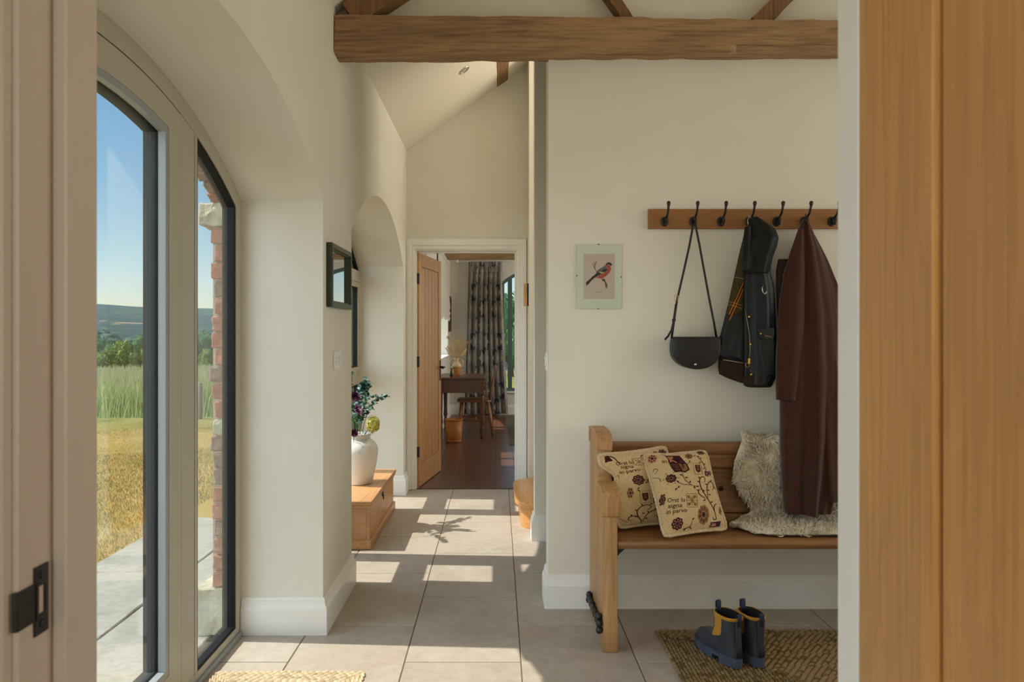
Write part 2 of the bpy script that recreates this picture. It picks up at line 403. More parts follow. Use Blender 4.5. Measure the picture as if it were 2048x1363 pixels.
for ci in range(-2, 6):
    x0 = -.3696+ci*TW; x1 = x0+TW
    off = 2.827 if ci % 2 == 0 else 3.175
    x0 = max(x0, XF-.01)
    for r in range(-6, 6):
        y0 = off+r*TL; y1 = y0+TL
        if y1 < .2 or y0 > YFAR: continue
        y1c = min(y1, YFAR+.015)
        w, l = x1-x0-.0045, y1c-y0-.0055
        key = (round(w,3), round(l,3))
        if key not in tcache:
            me = bpy.data.meshes.new('floor_tile'); me.from_pydata(boxv(-w/2,w/2,-l/2,l/2,-.012,0), [], BOXF); bevel_me(me, .0018, 1); me.materials.append(tile_m); tcache[key] = me
        link('floor_tile', tcache[key], None, floor, ((x0+x1)/2, (y0+y1c)/2, 0))
fs = tag(box('floor_study', XW-.4, RW, YFAR+.02, YEND+.1, -.12, -.006, mat('board_joint', S(36,22,16), None, rough=.9)), 'dark polished oak board floor of the study', 'floor', kind='structure')
plank_m = wood('dark_oak_boards', S(66,40,28), S(112,74,54), 'y', 46, 1.6, .28, .2, rnd=31)
pw = .185; pc = {}
rp = random.Random(5)
for k in range(-5, 9):
    x0 = -.02+k*pw; y = YFAR+.022-rp.uniform(0, .8)
    while y < YEND:
        L = rp.uniform(1.3, 2.2); a, b2 = max(y, YFAR+.022), min(y+L, YEND)
        if b2-a > .05:
            x0c = max(x0, XW-.35)
            me = bpy.data.meshes.new('floor_plank'); me.from_pydata(boxv(-pw/2+.0012, pw/2-.0012, -(b2-a)/2+.001, (b2-a)/2-.001, -.015, 0), [], BOXF); bevel_me(me, .0012, 1); me.materials.append(plank_m)
            link('floor_plank', me, None, fs, (x0c+pw/2, (a+b2)/2, 0))
        y += L

# baseboards with moulded top, mitred round the corners
BBP = [(0,0), (.021,0), (.021,.108), (.0185,.118), (.013,.128), (.0105,.140), (.0095,.150), (.006,.157), (0,.159)]
def baseboard(name, path, label, prof=BBP, m=white_paint):
    n = len(path); P2 = [Vector(p) for p in path]; v = []; f = []; k = len(prof)
    for i in range(n):
        d0 = (P2[i]-P2[i-1]).normalized() if i else None; d1 = (P2[i+1]-P2[i]).normalized() if i < n-1 else None
        nn = [Vector((d.y, -d.x)) for d in (d0, d1) if d is not None]
        mv = nn[0] if len(nn) == 1 else (nn[0]+nn[1])/(1+nn[0].dot(nn[1]))
        for o_, zz in prof: v.append((P2[i].x+mv.x*o_, P2[i].y+mv.y*o_, zz))
    for i in range(n-1):
        for j in range(k): f.append((i*k+j, i*k+(j+1)%k, (i+1)*k+(j+1)%k, (i+1)*k+j))
    f.append(tuple(range(k))); f.append(tuple(range((n-1)*k, n*k))[::-1])
    return tag(fixn(mk(name, v, f, m)), label, 'baseboard', kind='structure')
baseboard('baseboard_left', [(XF+.002,A1.y1), (XW,A1.y1), (XW,A2.y0), (XF+.002,A2.y0)], 'white moulded skirting around the pillar between the arches')
baseboard('baseboard_reveal', [(XF+.002,A2.y1), (XW,A2.y1), (XW,YFAR)], 'white moulded skirting in the far arch reveal')
baseboard('baseboard_back', [(XP,3.55), (XP,YB), (RW,YB)], 'white moulded skirting below the coat rail wall')
baseboard('baseboard_stair', [(.235,4.61), (.235,YS), (1.7,YS)], 'white moulded skirting on the nib wall before the staircase')
baseboard('baseboard_study', [(XW,YFAR+.15), (XW,YEND), (RW,YEND)][0:3], 'white skirting along the study walls')

# study door architrave and lining (trim_1), foreground door lining (trim_2)
t1 = empty('trim_1', (-.26, YFAR, 0), 'white moulded architrave and lining around the study doorway', 'door frame', kind='structure')
def portal(name, x0, x1, zt, w, y0, y1, m, parent, bev=.002):
    """three-sided surround, outside the opening by w"""
    pts = [(x0-w,0), (x0,0), (x0,zt), (x1,zt), (x1,0), (x1+w,0), (x1+w,zt+w), (x0-w,zt+w)]
    return prism(name, pts, 'y', y0, y1, m, parent, bev)
portal('lining', -.678, .159, 1.996, .022, YFAR-.004, 6.094, white_paint, t1)
portal('architrave_inner', -.690, .171, 2.008, .030, YFAR-.017, YFAR-.0005, white_paint, t1, .004)
pts = [(-.7600,0), (-.719,0), (-.719,2.037), (.200,2.037), (.200,0), (.243,0), (.243,2.094), (-.7600,2.094)]
prism('architrave_outer', pts, 'y', YFAR-.026, YFAR-.0005, white_paint, t1, .006)
portal('door_stop', -.664, .145, 1.982, .014, 5.99, 6.02, white_paint, t1)
box('threshold_strip', -.678, .159, YFAR+.004, YFAR+.034, -.002, .003, mat('dark_threshold', S(60,40,28), None, rough=.4), t1, .001)
t2 = empty('trim_2', (-.46, .73, 0), 'cream painted lining and architrave of the foreground doorway', 'door frame', kind='structure')
box('lining_jamb', -.475, -.4565, .676, .79, 0, 2.06, lining_paint, t2, .0015)
box('lining_stop', -.4565, -.4415, .727, .784, 0, 2.06, lining_paint, t2, .002)
box('architrave', -.545, -.462, .660, .6845, 0, 2.06, lining_paint, t2, .004)
box('architrave_bead', -.545, -.520, .650, .6605, 0, 2.06, lining_paint, t2, .004)
box('lining_jamb', .378, .424, .744, .790, 0, 2.06, white_paint, t2, .002)
box('lining_head', -.475, .425, .700, .79, 2.045, 2.07, lining_paint, t2, .002)
# black strike plate let into the lining
sp = empty('strike_plate', (-.455, .70, 1.0), 'black iron strike plate let into the foreground door lining', 'strike plate')
def at_x(px, py, X):
    Y = X*F/(px-VX); return Vector((X, Y, EYE+(VY-py)*Y/F))
q = [at_x(95,1127,-.4557), at_x(95,1250,-.4557), at_x(68,1270,-.4557), at_x(68,1142,-.4557)]
zc_ = sum(p.z for p in q)/4
y0_, y1_ = q[2].y, q[0].y
g = G()
zt_, zb_ = zc_+.034, zc_-.034
g.add(boxv(-.4563,-.4545,y0_,y1_,zc_+.014,zt_), BOXF); g.add(boxv(-.4563,-.4545,y0_,y1_,zb_,zc_-.014), BOXF)
g.add(boxv(-.4563,-.4545,y0_,y0_+.006,zc_-.014,zc_+.014), BOXF); g.add(boxv(-.4563,-.4545,y1_-.005,y1_,zc_-.014,zc_+.014), BOXF)
g.build('plate', black_iron, sp)
prism('lip', [(-.4545,y0_+.003), (-.4563,y0_+.003), (-.4563,.6755), (-.4600,.6735), (-.4600,.6715), (-.4560,.6722), (-.4545,.6745)], 'z', zc_-.019, zc_+.019, black_iron, sp, .0015)
for zz in (zc_+.024, zc_-.024): lathe('screw', [(.0035,0), (.0033,.0012), (.002,.0016)], (-.4545,(y0_+y1_)/2,zz), black_iron, sp, 12, 'x')

# ---------------------------------------------------------------- arched windows
def ring(name, outer, inner, x0, x1, m, parent, bev=0):
    n = len(outer); v = []; f = []
    for x in (x0, x1):
        v += [(x,)+p for p in outer]+[(x,)+p for p in inner]
    for i in range(n):
        j = (i+1) % n
        f += [(i,j,n+j,n+i), (2*n+i,3*n+i,3*n+j,2*n+j), (i,2*n+i,2*n+j,j), (n+i,n+j,3*n+j,3*n+i)]
    o = fixn(mk(name, v, f, m, parent))
    return o
def pane(name, outline, x, parent, t=.006):
    v, f = prismv(outline, 'x', x-t/2, x+t/2); return fixn(mk(name, v, f, glass, parent))
def fixed_light(W, A, a, b, zb, off, dw=.012):
    """glass with black gasket in a fixed opening a..b whose frame edge sits at off from the arch"""
    o = A.outline(a, b, zb, off); i_ = A.outline(a+dw, b-dw, zb+dw, off+dw)
    ring('gasket', o, i_, XF-.055, XF-.004, black_rubber, W)
    pane('pane', A.outline(a+.004, b-.004, zb+.004, off+.004), XF-.022, W)
def flat_light(W, a, b, z0, z1, dw=.012):
    o = [(a,z0),(a,z1),(b,z1),(b,z0)]; i_ = [(a+dw,z0+dw),(a+dw,z1-dw),(b-dw,z1-dw),(b-dw,z0+dw)]
    ring('gasket', o, i_, XF-.055, XF-.004, black_rubber, W); pane('pane', [(a+.004,z0+.004),(a+.004,z1-.004),(b-.004,z1-.004),(b-.004,z0+.004)], XF-.022, W)
def bar(W, a, b, z0, z1, name='mullion', x0=None, x1=None, m=None):
    return box(name, x0 or XF-.056, x1 or XF, a, b, z0, z1, m or frame_paint, W, .002, 1)
# window_1: big arch, central glazed door between two side lights
W1 = empty('window_1', (XF-.03, A1.yc, 0), 'putty grey arched glazed door with side lights in the big arch', 'window', kind='structure')
FW = .066
ring('outer_frame', A1.outline(A1.y0, A1.y1, 0), A1.outline(A1.y0+FW, A1.y1-FW, .05, FW), XF-.056, XF, frame_paint, W1)
L0, L1 = A1.yc-(2.501-A1.yc), 2.501
for a, b in ((L1+.004, 2.639), (2*A1.yc-2.639, L0-.004)): 
    zt = min(A1.z(a, FW), A1.z(b, FW))
    prism('mullion', [(a,.05),(b,.05),(b,A1.z(b,FW)),(a,A1.z(a,FW))], 'x', XF-.056, XF, frame_paint, W1, .0015, 1)
    box('mullion_joint', XF-.0005, XF+.0006, b-.028 if a > 2 else a+.026, b-.026 if a > 2 else a+.028, .05, zt, black_rubber, W1)
fixed_light(W1, A1, 2.639, A1.y1-FW, .05, FW); fixed_light(W1, A1, A1.y0+FW, 2*A1.yc-2.639, .05, FW)
leaf = empty('door_leaf', (0,0,0)); leaf.parent = W1
a, b = L0, L1
g0 = A1.outline(a-.003, b+.003, .052, FW+.001); 
ring('shadow_gap', g0, A1.outline(a+.02, b-.02, .07, FW+.03), XF-.05, XF-.008, black_rubber, leaf)
ring('leaf_frame', A1.outline(a+.001, b-.001, .055, FW+.0055), A1.outline(a+.092, b-.092, .147, FW+.0965), XF-.050, XF+.001, frame_paint, leaf)
ring('glazing_bead', A1.outline(a+.0925, b-.0925, .1475, FW+.097), A1.outline(a+.116, b-.116, .171, FW+.120), XF-.026, XF, bead_paint, leaf)
ring('gasket', A1.outline(a+.0925, b-.0925, .1475, FW+.097), A1.outline(a+.118, b-.118, .173, FW+.122), XF-.075, XF-.0262, black_rubber, leaf)
pane('pane', A1.outline(a+.100, b-.100, .155, FW+.105), XF-.034, leaf)
box('threshold', XF-.075, XF+.012, A1.y0+.004, A1.y1-.004, 0, .022, bead_paint, W1, .003)
# window_2: passage arch with three tall lights, side lights divided by two cross bars
W2 = empty('window_2', (XF-.03, A2.yc, 0), 'putty grey arched window behind the flower vase', 'window', kind='structure')
ring('outer_frame', A2.outline(A2.y0, A2.y1, 0), A2.outline(A2.y0+.045, A2.y1-.045, .05, .05), XF-.056, XF, frame_paint, W2)
m1, m2 = (4.105, 4.225), (5.170, 5.270)
for a, b in (m1, m2): prism('mullion', [(a,.05),(b,.05),(b,A2.z(b,.05)),(a,A2.z(a,.05))], 'x', XF-.056, XF, frame_paint, W2, .0015, 1)
fixed_light(W2, A2, m1[1], m2[0], .05, .05)
for a, b in ((A2.y0+.045, m1[0]), (m2[1], A2.y1-.045)):
    bar(W2, a, b, .90, 1.00, 'transom'); bar(W2, a, b, 1.71, 1.80, 'transom', XF-.056, XF+.014)
    flat_light(W2, a, b, .05, .90); fixed_light(W2, A2, a, b, 1.80, .05)
    o = [(a,1.0),(a,1.71),(b,1.71),(b,1.0)]; i_ = [(a+.04,1.04),(a+.04,1.67),(b-.04,1.67),(b-.04,1.04)]
    ring('casement', o, i_, XF-.05, XF+.006, frame_paint, W2); flat_light(W2, a+.04, b-.04, 1.04, 1.67)
wh = box('window_handle', XF+.006, XF+.022, 5.285, 5.305, 1.15, 1.30, chrome, W2, .004)
# window_3 (study, left) and window_4 (study, end)
W3 = empty('window_3', (XF-.03, A3.yc, .95), 'arched study window behind the roman blind', 'window', kind='structure')
ring('outer_frame', A3.outline(A3.y0, A3.y1, .95), A3.outline(A3.y0+.06, A3.y1-.06, 1.01, .06), XF-.056, XF, frame_paint, W3)
bar(W3, A3.yc-.05, A3.yc+.05, 1.01, A3.z(A3.yc,.06)-.001)
fixed_light(W3, A3, A3.y0+.06, A3.yc-.05, 1.01, .06); fixed_light(W3, A3, A3.yc+.05, A3.y1-.06, 1.01, .06)
box('sill_board', XF, XW+.03, A3.y0+.002, A3.y1-.002, .951, .975, white_paint, W3, .004)
W5 = empty('window_5', (XF-.03, A5.yc, 1.16), 'small high arched study window behind the open door', 'window', kind='structure')
ring('outer_frame', A5.outline(A5.y0, A5.y1, 1.16), A5.outline(A5.y0+.03, A5.y1-.03, 1.19, .03), XF-.056, XF, frame_paint, W5)
bar(W5, A5.yc-.03, A5.yc+.03, 1.19, A5.z(A5.yc,.03)-.001); fixed_light(W5, A5, A5.y0+.03, A5.yc-.03, 1.19, .03); fixed_light(W5, A5, A5.yc+.03, A5.y1-.03, 1.19, .03)
study_frame = mat('sage_green_frame', S(92,112,108), None, rough=.45)
W4 = empty('window_4', ((WX0+WX1)/2, YEND+.1, .37), 'green grey arched window beside the patterned curtain', 'window', kind='structure')
def ringy(name, outer, inner, y0, y1, m, parent):
    n = len(outer); v = []; f = []
    for y in (y0, y1): v += [(p[0],y,p[1]) for p in outer]+[(p[0],y,p[1]) for p in inner]
    for i in range(n):
        j = (i+1) % n
        f += [(i,j,n+j,n+i), (2*n+i,3*n+i,3*n+j,2*n+j), (i,2*n+i,2*n+j,j), (n+i,n+j,3*n+j,3*n+i)]
    return fixn(mk(name, v, f, m, parent))
ringy('outer_frame', A4.outline(WX0, WX1, .37), A4.outline(WX0+.05, WX1-.05, .42, .05), YEND+.05, YEND+.10, study_frame, W4)
for xm in (.165, .72, 1.28):
    prism('mullion', [(xm,.42),(xm+.07,.42),(xm+.07,A4.z(xm+.07,.05)),(xm,A4.z(xm,.05))], 'y', YEND+.045, YEND+.105, study_frame, W4, .002, 1)
v, f = prismv(A4.outline(WX0+.045, WX1-.045, .415, .045), 'y', YEND+.074, YEND+.08); fixn(mk('pane', v, f, glass, W4))
box('sill_board', WX0-.03, WX1+.03, YEND-.04, YEND+.05, .345, .372, white_paint, W4, .004)

# ---------------------------------------------------------------- doors
def make_door(name, hinge, ang, W, H, T, stile, nb, label, flip=1, z0=.006, gap=.0022):
    """ledged oak door; u runs from the hinge along the leaf, visible face at w=0"""
    D = empty(name, (hinge[0], hinge[1], 0), label, 'door', kind='structure')
    cu, su = math.cos(ang), math.sin(ang)
    U = Vector((cu, su, 0)); N = Vector((su, -cu, 0))*flip
    def bx(nm, u0, u1, w0, w1, za, zb, m, par=D, bev=.0015):
        vs = []
        for x, y, zz in boxv(u0,u1,w0,w1,za,zb):
            q = Vector((hinge[0],hinge[1],0))+U*x-N*y; vs.append((q.x,q.y,zz))
        o = fixn(mk(nm, vs, BOXF, m, par)); bevel_me(o.data, bev, 1); return o
    tr, br = .11, .20
    bx('stile', 0, stile, 0, T, z0, H, oak_v); bx('stile', W-stile, W, 0, T, z0, H, oak_v)
    bx('rail', stile, W-stile, 0, T, H-tr, H, oak_v); bx('rail', stile, W-stile, 0, T, z0, br, oak_v)
    bw = (W-2*stile)/nb
    for k in range(nb): bx('board', stile+k*bw+gap, stile+(k+1)*bw-gap, .005, T-.005, br+.001, H-tr-.001, oak_v, bev=.0035)
    bx('board_core', stile+.001, W-stile-.001, .012, T-.012, br, H-tr, black_iron, bev=0)
    return D, bx, U, N
D1, bx1, U1, N1 = make_door('door_1', (.378, .742), -math.pi/2, .80, 1.98, .040, .125, 5, 'open oak plank door in the foreground doorway', gap=.0034)
D2, bx2, U2, N2 = make_door('door_2', (-.662, 5.985), math.atan2(.76, .125), .775, 1.985, .040, .10, 5, 'half open oak plank door leading into the study', 1)
for zz in (.26, 1.02, 1.72):
    bx2('hinge', -.012, .012, -.004, .034, zz, zz+.09, black_iron)
hp = bx2('handle_plate', .716, .748, -.006, 0, .86, 1.05, black_iron)
hh = Vector((-.662,5.985,0))+U2*.732
tube('lever', [hh+N2*.004+Vector((0,0,.985)), hh+N2*.045+Vector((0,0,.985)), hh+N2*.05-U2*.02+Vector((0,0,.985)), hh+N2*.05-U2*.11+Vector((0,0,.98))], [.010,.009,.008,.007], black_iron, D2, 8)
tube('lever', [hh-N2*.044+Vector((0,0,.985)), hh-N2*.085+Vector((0,0,.985)), hh-N2*.09-U2*.02+Vector((0,0,.985)), hh-N2*.09-U2*.11+Vector((0,0,.98))], [.010,.009,.008,.007], black_iron, D2, 8)
# keyhole-free oak edge of the hook over the door top: a small iron ring
c0 = Vector((-.662,5.985,1.985))+U2*.22-N2*.02
tube('ring_hook', [c0+Vector((math.cos(t)*.022, 0, .020+math.sin(t)*.022)) for t in [2*math.pi*i/20 for i in range(21)]], .0035, chrome, D2, 6)

# ---------------------------------------------------------------- roof timbers
def hewn(name, v8, m, parent, cuts=(40,4,4), amp=.008, freq=7, seed=0, wane=0):
    """rough sawn timber from an 8-corner box (x long)"""
    v8 = [Vector(q) for q in v8]; nx, ny, nz = cuts; verts = []; idx = {}
    def tri(a, b, c):
        l = lambda p, q, t: p+(q-p)*t
        return l(l(l(v8[0],v8[1],a), l(v8[3],v8[2],a), b), l(l(v8[4],v8[5],a), l(v8[7],v8[6],a), b), c)
    fs = []
    def vid(i, j, k):
        if (i,j,k) not in idx:
            p = tri(i/nx, j/ny, k/nz); q = p*freq+Vector((seed*7.3,seed*1.7,0))
            d = Vector((mnoise.noise(q*.5), mnoise.noise(q+Vector((5,1,2))), mnoise.noise(q+Vector((1,9,3)))+.6*mnoise.noise(q*2.7)))*amp
            if wane and k == 0 and j == 0:
                t = i/nx; d += Vector((0, .02, .018+.022*max(0, mnoise.noise(Vector((t*9,seed,1)))+.4)))*wane*(1 if t > .36 else .12)
            idx[(i,j,k)] = len(verts); verts.append(p+d)
        return idx[(i,j,k)]
    for i in range(nx):
        for j in range(ny):
            fs += [(vid(i,j,0),vid(i,j+1,0),vid(i+1,j+1,0),vid(i+1,j,0)), (vid(i,j,nz),vid(i+1,j,nz),vid(i+1,j+1,nz),vid(i,j+1,nz))]
        for k in range(nz):
            fs += [(vid(i,0,k),vid(i+1,0,k),vid(i+1,0,k+1),vid(i,0,k+1)), (vid(i,ny,k),vid(i,ny,k+1),vid(i+1,ny,k+1),vid(i+1,ny,k))]
    for j in range(ny):
        for k in range(nz):
            fs += [(vid(0,j,k),vid(0,j,k+1),vid(0,j+1,k+1),vid(0,j+1,k)), (vid(nx,j,k),vid(nx,j+1,k),vid(nx,j+1,k+1),vid(nx,j,k+1))]
    return autosm(fixn(mk(name, verts, fs, m, parent)), 32)
truss = empty('roof_truss', (0, 3.34, 2.61), 'old rough hewn timber truss above the coat rail wall', 'beam')
bx0, bx1_ = XW+.003, 4.35
zb0, zt0, zb1, zt1 = 2.612, 2.782, 2.625, 2.735
hewn('tie_beam', [(bx0,3.29,zb0),(bx1_,3.29,zb1),(bx1_,3.41,zb1),(bx0,3.41,zb0-.004),(bx0,3.29,zt0),(bx1_,3.29,zt1),(bx1_,3.41,zt1),(bx0,3.41,zt0)], beam_wood, truss, (150,4,5), .007, 6, 1, wane=1)
def slanted(name, a, b, w, y0, y1, m, seed):
    """timber in the XZ plane from a to b with width w"""
    a, b = Vector((a[0],0,a[1])), Vector((b[0],0,b[1])); t = (b-a).normalized(); n = Vector((-t.z,0,t.x))*w/2
    q = lambda p, s, y: (p.x+n.x*s, y, p.z+n.z*s)
    return hewn(name, [q(a,-1,y0),q(b,-1,y0),q(b,-1,y1),q(a,-1,y1),q(a,1,y0),q(b,1,y0),q(b,1,y1),q(a,1,y1)], m, truss, (30,3,3), .008, 8, seed)
pa, pb = P(727, 32, 3.33), P(815, -28, 3.33)
dirv = Vector((1,0,.70)).normalized()
s0 = Vector((-.685,0,2.790)); s1 = s0+dirv*2.75
slanted('principal_rafter', (s0.x,s0.z), (s1.x,s1.z), .125, 3.30, 3.41, beam_wood_z, 2)
u0, u1 = P(1262, 46, 3.33), P(1212, -22, 3.33)
slanted('strut', (u0.x,u0.z), (u0.x+(u1.x-u0.x)*4, u0.z+(u1.z-u0.z)*4), .05, 3.32, 3.40, beam_wood_z, 3)
u0, u1 = P(1514, 50, 3.33), P(1571, -8, 3.33)
slanted('strut', (u0.x,u0.z), (u0.x+(u1.x-u0.x)*4, u0.z+(u1.z-u0.z)*4), .075, 3.32, 3.40, beam_wood_z, 4)
# purlin of the passage, running along the slope
xc, zcc = -.005, 3.465; ca, sa = math.cos(.617), math.sin(.617); hw, hh_ = .055, .085
def rot(dx, dz): return (xc+dx*ca-dz*sa, zcc+dx*sa+dz*ca)
c4 = [rot(-hw,-hh_), rot(hw,-hh_), rot(hw,hh_), rot(-hw,hh_)]
pv = [(c4[0][0],3.56,c4[0][1]),(c4[0][0],5.94,c4[0][1]),(c4[1][0],5.94,c4[1][1]),(c4[1][0],3.56,c4[1][1]),(c4[3][0],3.56,c4[3][1]),(c4[3][0],5.94,c4[3][1]),(c4[2][0],5.94,c4[2][1]),(c4[2][0],3.56,c4[2][1])]
pu = hewn('roof_purlin', pv, beam_wood_y, None, (40,3,3), .005, 9, 5); tag(pu, 'old timber purlin under the passage ceiling slope', 'beam')
sb = hewn('study_beam', [(-.78,10.2,2.37),(3.0,10.2,2.39),(3.0,10.36,2.39),(-.78,10.36,2.37),(-.78,10.2,2.55),(3.0,10.2,2.55),(3.0,10.36,2.55),(-.78,10.36,2.55)], beam_wood, None, (50,3,3), .008, 7, 6); tag(sb, 'dark timber beam crossing the study above the curtain', 'beam')
# recessed ceiling downlight in the passage slope
dl_c = Vector((-.241, 5.11, roofz(-.241))); nrm = Vector((.71,0,-1)).normalized()
dl = empty('ceiling_downlight', dl_c, 'small chrome recessed downlight in the sloping passage ceiling', 'downlight')
qn = nrm.to_track_quat('Z','Y').to_matrix()
def onslope(vs): return [dl_c+qn@Vector(q) for q in vs]
v, f = lathev([(.030,0),(.044,0),(.044,.004),(.038,.007),(.031,.006),(.030,.001)], (0,0,0), 28); fixn(mk('bezel', onslope(v), f, chrome, dl, smooth=True))
v, f = lathev([(.029,.0005),(.029,.0025),(.012,.0030)], (0,0,0), 24); fixn(mk('lens', onslope(v), f, mat('downlight_lens', S(190,188,180), None, rough=.2), dl))
# oak staircase rising to the right behind the nib wall
st = empty('oak_staircase', (.5, 5.1, 0), 'oak staircase whose rounded bottom step peeks past the nib wall', 'stairs')
def dend(xn, y0, y1, xr, r, n=12):
    pts = [(xr,y0)]
    for k in range(n+1): t = math.pi/2*k/n; pts.append((xn+r-r*math.sin(t), y0+r-r*math.cos(t)))
    for k in range(n+1): t = math.pi/2*k/n; pts.append((xn+r-r*math.cos(t), y1-r+r*math.sin(t)))
    return pts+[(xr,y1)]
prism('riser', dend(.155,4.70,5.50,.60,.16), 'z', .001, .150, oak_step, st, smooth=False)
autosm(prism('tread', dend(.118,4.66,5.54,.60,.19), 'z', .150, .182, oak_step, st, .007, 3))
for k in range(1, 5):
    x0 = .30+.235*(k-1)+.06
    box('riser', x0+.02, x0+.04, 4.615, 5.615, .182*k, .182*(k+1)-.03, oak_step, st); box('tread', x0, x0+.26, 4.615, 5.615, .182*(k+1)-.03, .182*(k+1), oak_step, st, .008)
# ---------------------------------------------------------------- garden and valley outside
GP = [(0,-.035),(11,-.05),(24,-.45),(45,-1.15),(90,-3.4),(150,-7),(300,-15),(600,-19),(900,-9),(1300,12),(2000,46),(2900,104),(3300,100),(4200,60)]
def groundz(x, y):
    r = math.hypot(x, y); b = interp(GP, r)[0]
    a = math.atan2(-x, y)
    und = (math.sin(a*9+1.0)*.5+math.sin(a*23+2)*.25+math.sin(a*51)*.12)
    return b+und*(.012*max(0, r-500))*(.35 if r < 1500 else .55)
m_, nt, ln, b_ = newmat('garden_and_fields')
geo = nt.new('ShaderNodeNewGeometry'); ln_ = nt.new('ShaderNodeVectorMath'); ln_.operation = 'LENGTH'; 
fl = nt.new('ShaderNodeVectorMath'); fl.operation = 'MULTIPLY'; fl.inputs[1].default_value = (1,1,0); ln.new(geo.outputs['Position'], fl.inputs[0]); ln.new(fl.outputs[0], ln_.inputs[0])
pos = geo.outputs['Position']
n1 = noise_node(nt, ln, coords(nt, ln, (.9,.9,.9)), 1, 5, .6, .4); n2 = noise_node(nt, ln, coords(nt, ln, (130,130,130)), 1, 3, .7)
lawn = ramp_node(nt, ln, n1, [(.30, S(96,92,44)), (.42, S(132,116,58)), (.58, S(154,130,80)), (.75, S(116,104,50))])
lawn = mix_node(nt, ln, .28, lawn, ramp_node(nt, ln, n2, [(.3, S(88,76,38)), (.7, S(176,146,86))]))
meadow = ramp_node(nt, ln, n1, [(.3, S(88,98,46)), (.6, S(128,126,72))])
vo = nt.new('ShaderNodeTexVoronoi'); vo.inputs['Scale'].default_value = 1; vo.inputs['Randomness'].default_value = .9
ln.new(coords(nt, ln, (.0045,.0030,0)), vo.inputs['Vector'])
sep = nt.new('ShaderNodeSeparateColor'); ln.new(vo.outputs['Color'], sep.inputs[0])
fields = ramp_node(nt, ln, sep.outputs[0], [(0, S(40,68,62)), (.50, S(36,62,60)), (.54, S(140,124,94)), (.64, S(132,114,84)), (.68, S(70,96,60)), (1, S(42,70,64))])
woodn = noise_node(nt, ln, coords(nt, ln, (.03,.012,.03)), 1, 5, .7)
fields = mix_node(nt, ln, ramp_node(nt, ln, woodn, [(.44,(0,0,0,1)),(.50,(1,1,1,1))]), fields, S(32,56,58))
def mr(a, b):
    r = nt.new('ShaderNodeMapRange'); r.inputs[1].default_value = a; r.inputs[2].default_value = b; ln.new(ln_.outputs['Value'], r.inputs[0]); return r.outputs[0]
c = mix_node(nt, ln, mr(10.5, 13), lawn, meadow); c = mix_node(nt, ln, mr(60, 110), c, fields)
ln.new(c, b_.inputs['Base Color']); b_.inputs['Roughness'].default_value = 1; b_.inputs['Specular IOR Level'].default_value = .05
bump_node(nt, ln, b_, n2, .25, .008)
v = []; f = []
rads = [0]+[1.6*1.085**k for k in range(1, 98)]
angs = [math.radians(-100+200*k/140) for k in range(141)]
for r in rads:
    for a in angs: v.append((r*math.sin(a)-2.5, r*math.cos(a), 0))
v = [(x, y, groundz(x, y) if math.hypot(x,y) > 9 else -.045) for x, y, _ in v]
na = len(angs)
for i in range(len(rads)-1):
    for j in range(na-1): f.append((i*na+j, (i+1)*na+j, (i+1)*na+j+1, i*na+j+1))
# cut the terrain away under the building
f = [q for q in f if not all(-1.25 < v[i][0] < 4.7 and v[i][1] < 11.7 for i in q)]
gr = mk('ground', v, f, m_, smooth=True, base=(0,0,0)); tag(gr, 'sun dried lawn and fields rolling out to the hills', 'ground', kind='structure')
# terrace of riven stone slabs
ter = tag(box('terrace', -2.30, XO-.004, -3, 5.06, -.16, -.022, mat('terrace_bed', S(150,128,112), None, rough=1)), 'pale riven stone terrace along the arched wall', 'terrace', kind='structure')
m_, nt, ln, b_ = newmat('riven_sandstone')
vv_ = coords(nt, ln, (1,1,1), 17); f1 = noise_node(nt, ln, vv_, 2.2, 5, .6, .8); f2 = noise_node(nt, ln, vv_, 30, 4, .7)
c = ramp_node(nt, ln, f1, [(.3, S(112,112,98)), (.5, S(144,140,130)), (.7, S(126,124,108))]); c = mix_node(nt, ln, .3, c, ramp_node(nt, ln, f2, [(.3, S(108,106,92)), (.7, S(174,170,160))]))
ln.new(c, b_.inputs['Base Color']); b_.inputs['Roughness'].default_value = .85; b_.inputs['Specular IOR Level'].default_value = .2
bump_node(nt, ln, b_, f1, .6, .02)
slab_m = m_
rt = random.Random(11)
for (xa, xb, js) in ((-2.285, -1.715, [-2.6,-1.9,-1.1,-.3,.45,1.15,1.90,2.66,3.07,3.89,5.05]), (-1.705, XO-.008, [-2.6,-1.7,-.9,-.1,.7,1.6,2.35,3.43,4.10,4.73,5.05])):
    for a, b in zip(js, js[1:]):
        s_ = rough_block('paving_slab', boxv(xa+.001, xb-.001, a+.001, b-.001, -.05, rt.uniform(-.004,.002)), slab_m, ter, .0025, 4, int(a*10)+40)
# boundary: fence post and wire between lawn and meadow
timber = wood('weathered_post', S(98,84,72), S(140,124,108), 'z', 50, 3, .9, .4)
fpY = 11.6
fpp = P(399.5, 826, fpY); gz = groundz(fpp.x, fpY)
fp = empty('fence_post', (fpp.x, fpY, gz-.05), 'weathered round timber fence post at the lawn edge', 'post')
lathe('post', [(.038,-.1),(.040,.3),(.038,.60),(.030,.615)], (fpp.x, fpY, gz-.02), timber, fp, 12)
tube('wire_staple', [(fpp.x-.01,fpY-.045,gz+.36),(fpp.x,fpY-.05,gz+.37),(fpp.x+.01,fpY-.045,gz+.36)], .003, chrome, fp, 6)
wp = [Vector((fpp.x-6+8.5*k/20, fpY-.046, gz+.36-.02*math.sin(k/20*math.pi))) for k in range(21)]
wr = tube('fence_wire', wp, .0016, mat('dull_wire', S(120,118,110), None, rough=.6), n=5); tag(wr, 'thin wire strung from the fence post along the lawn', 'wire')
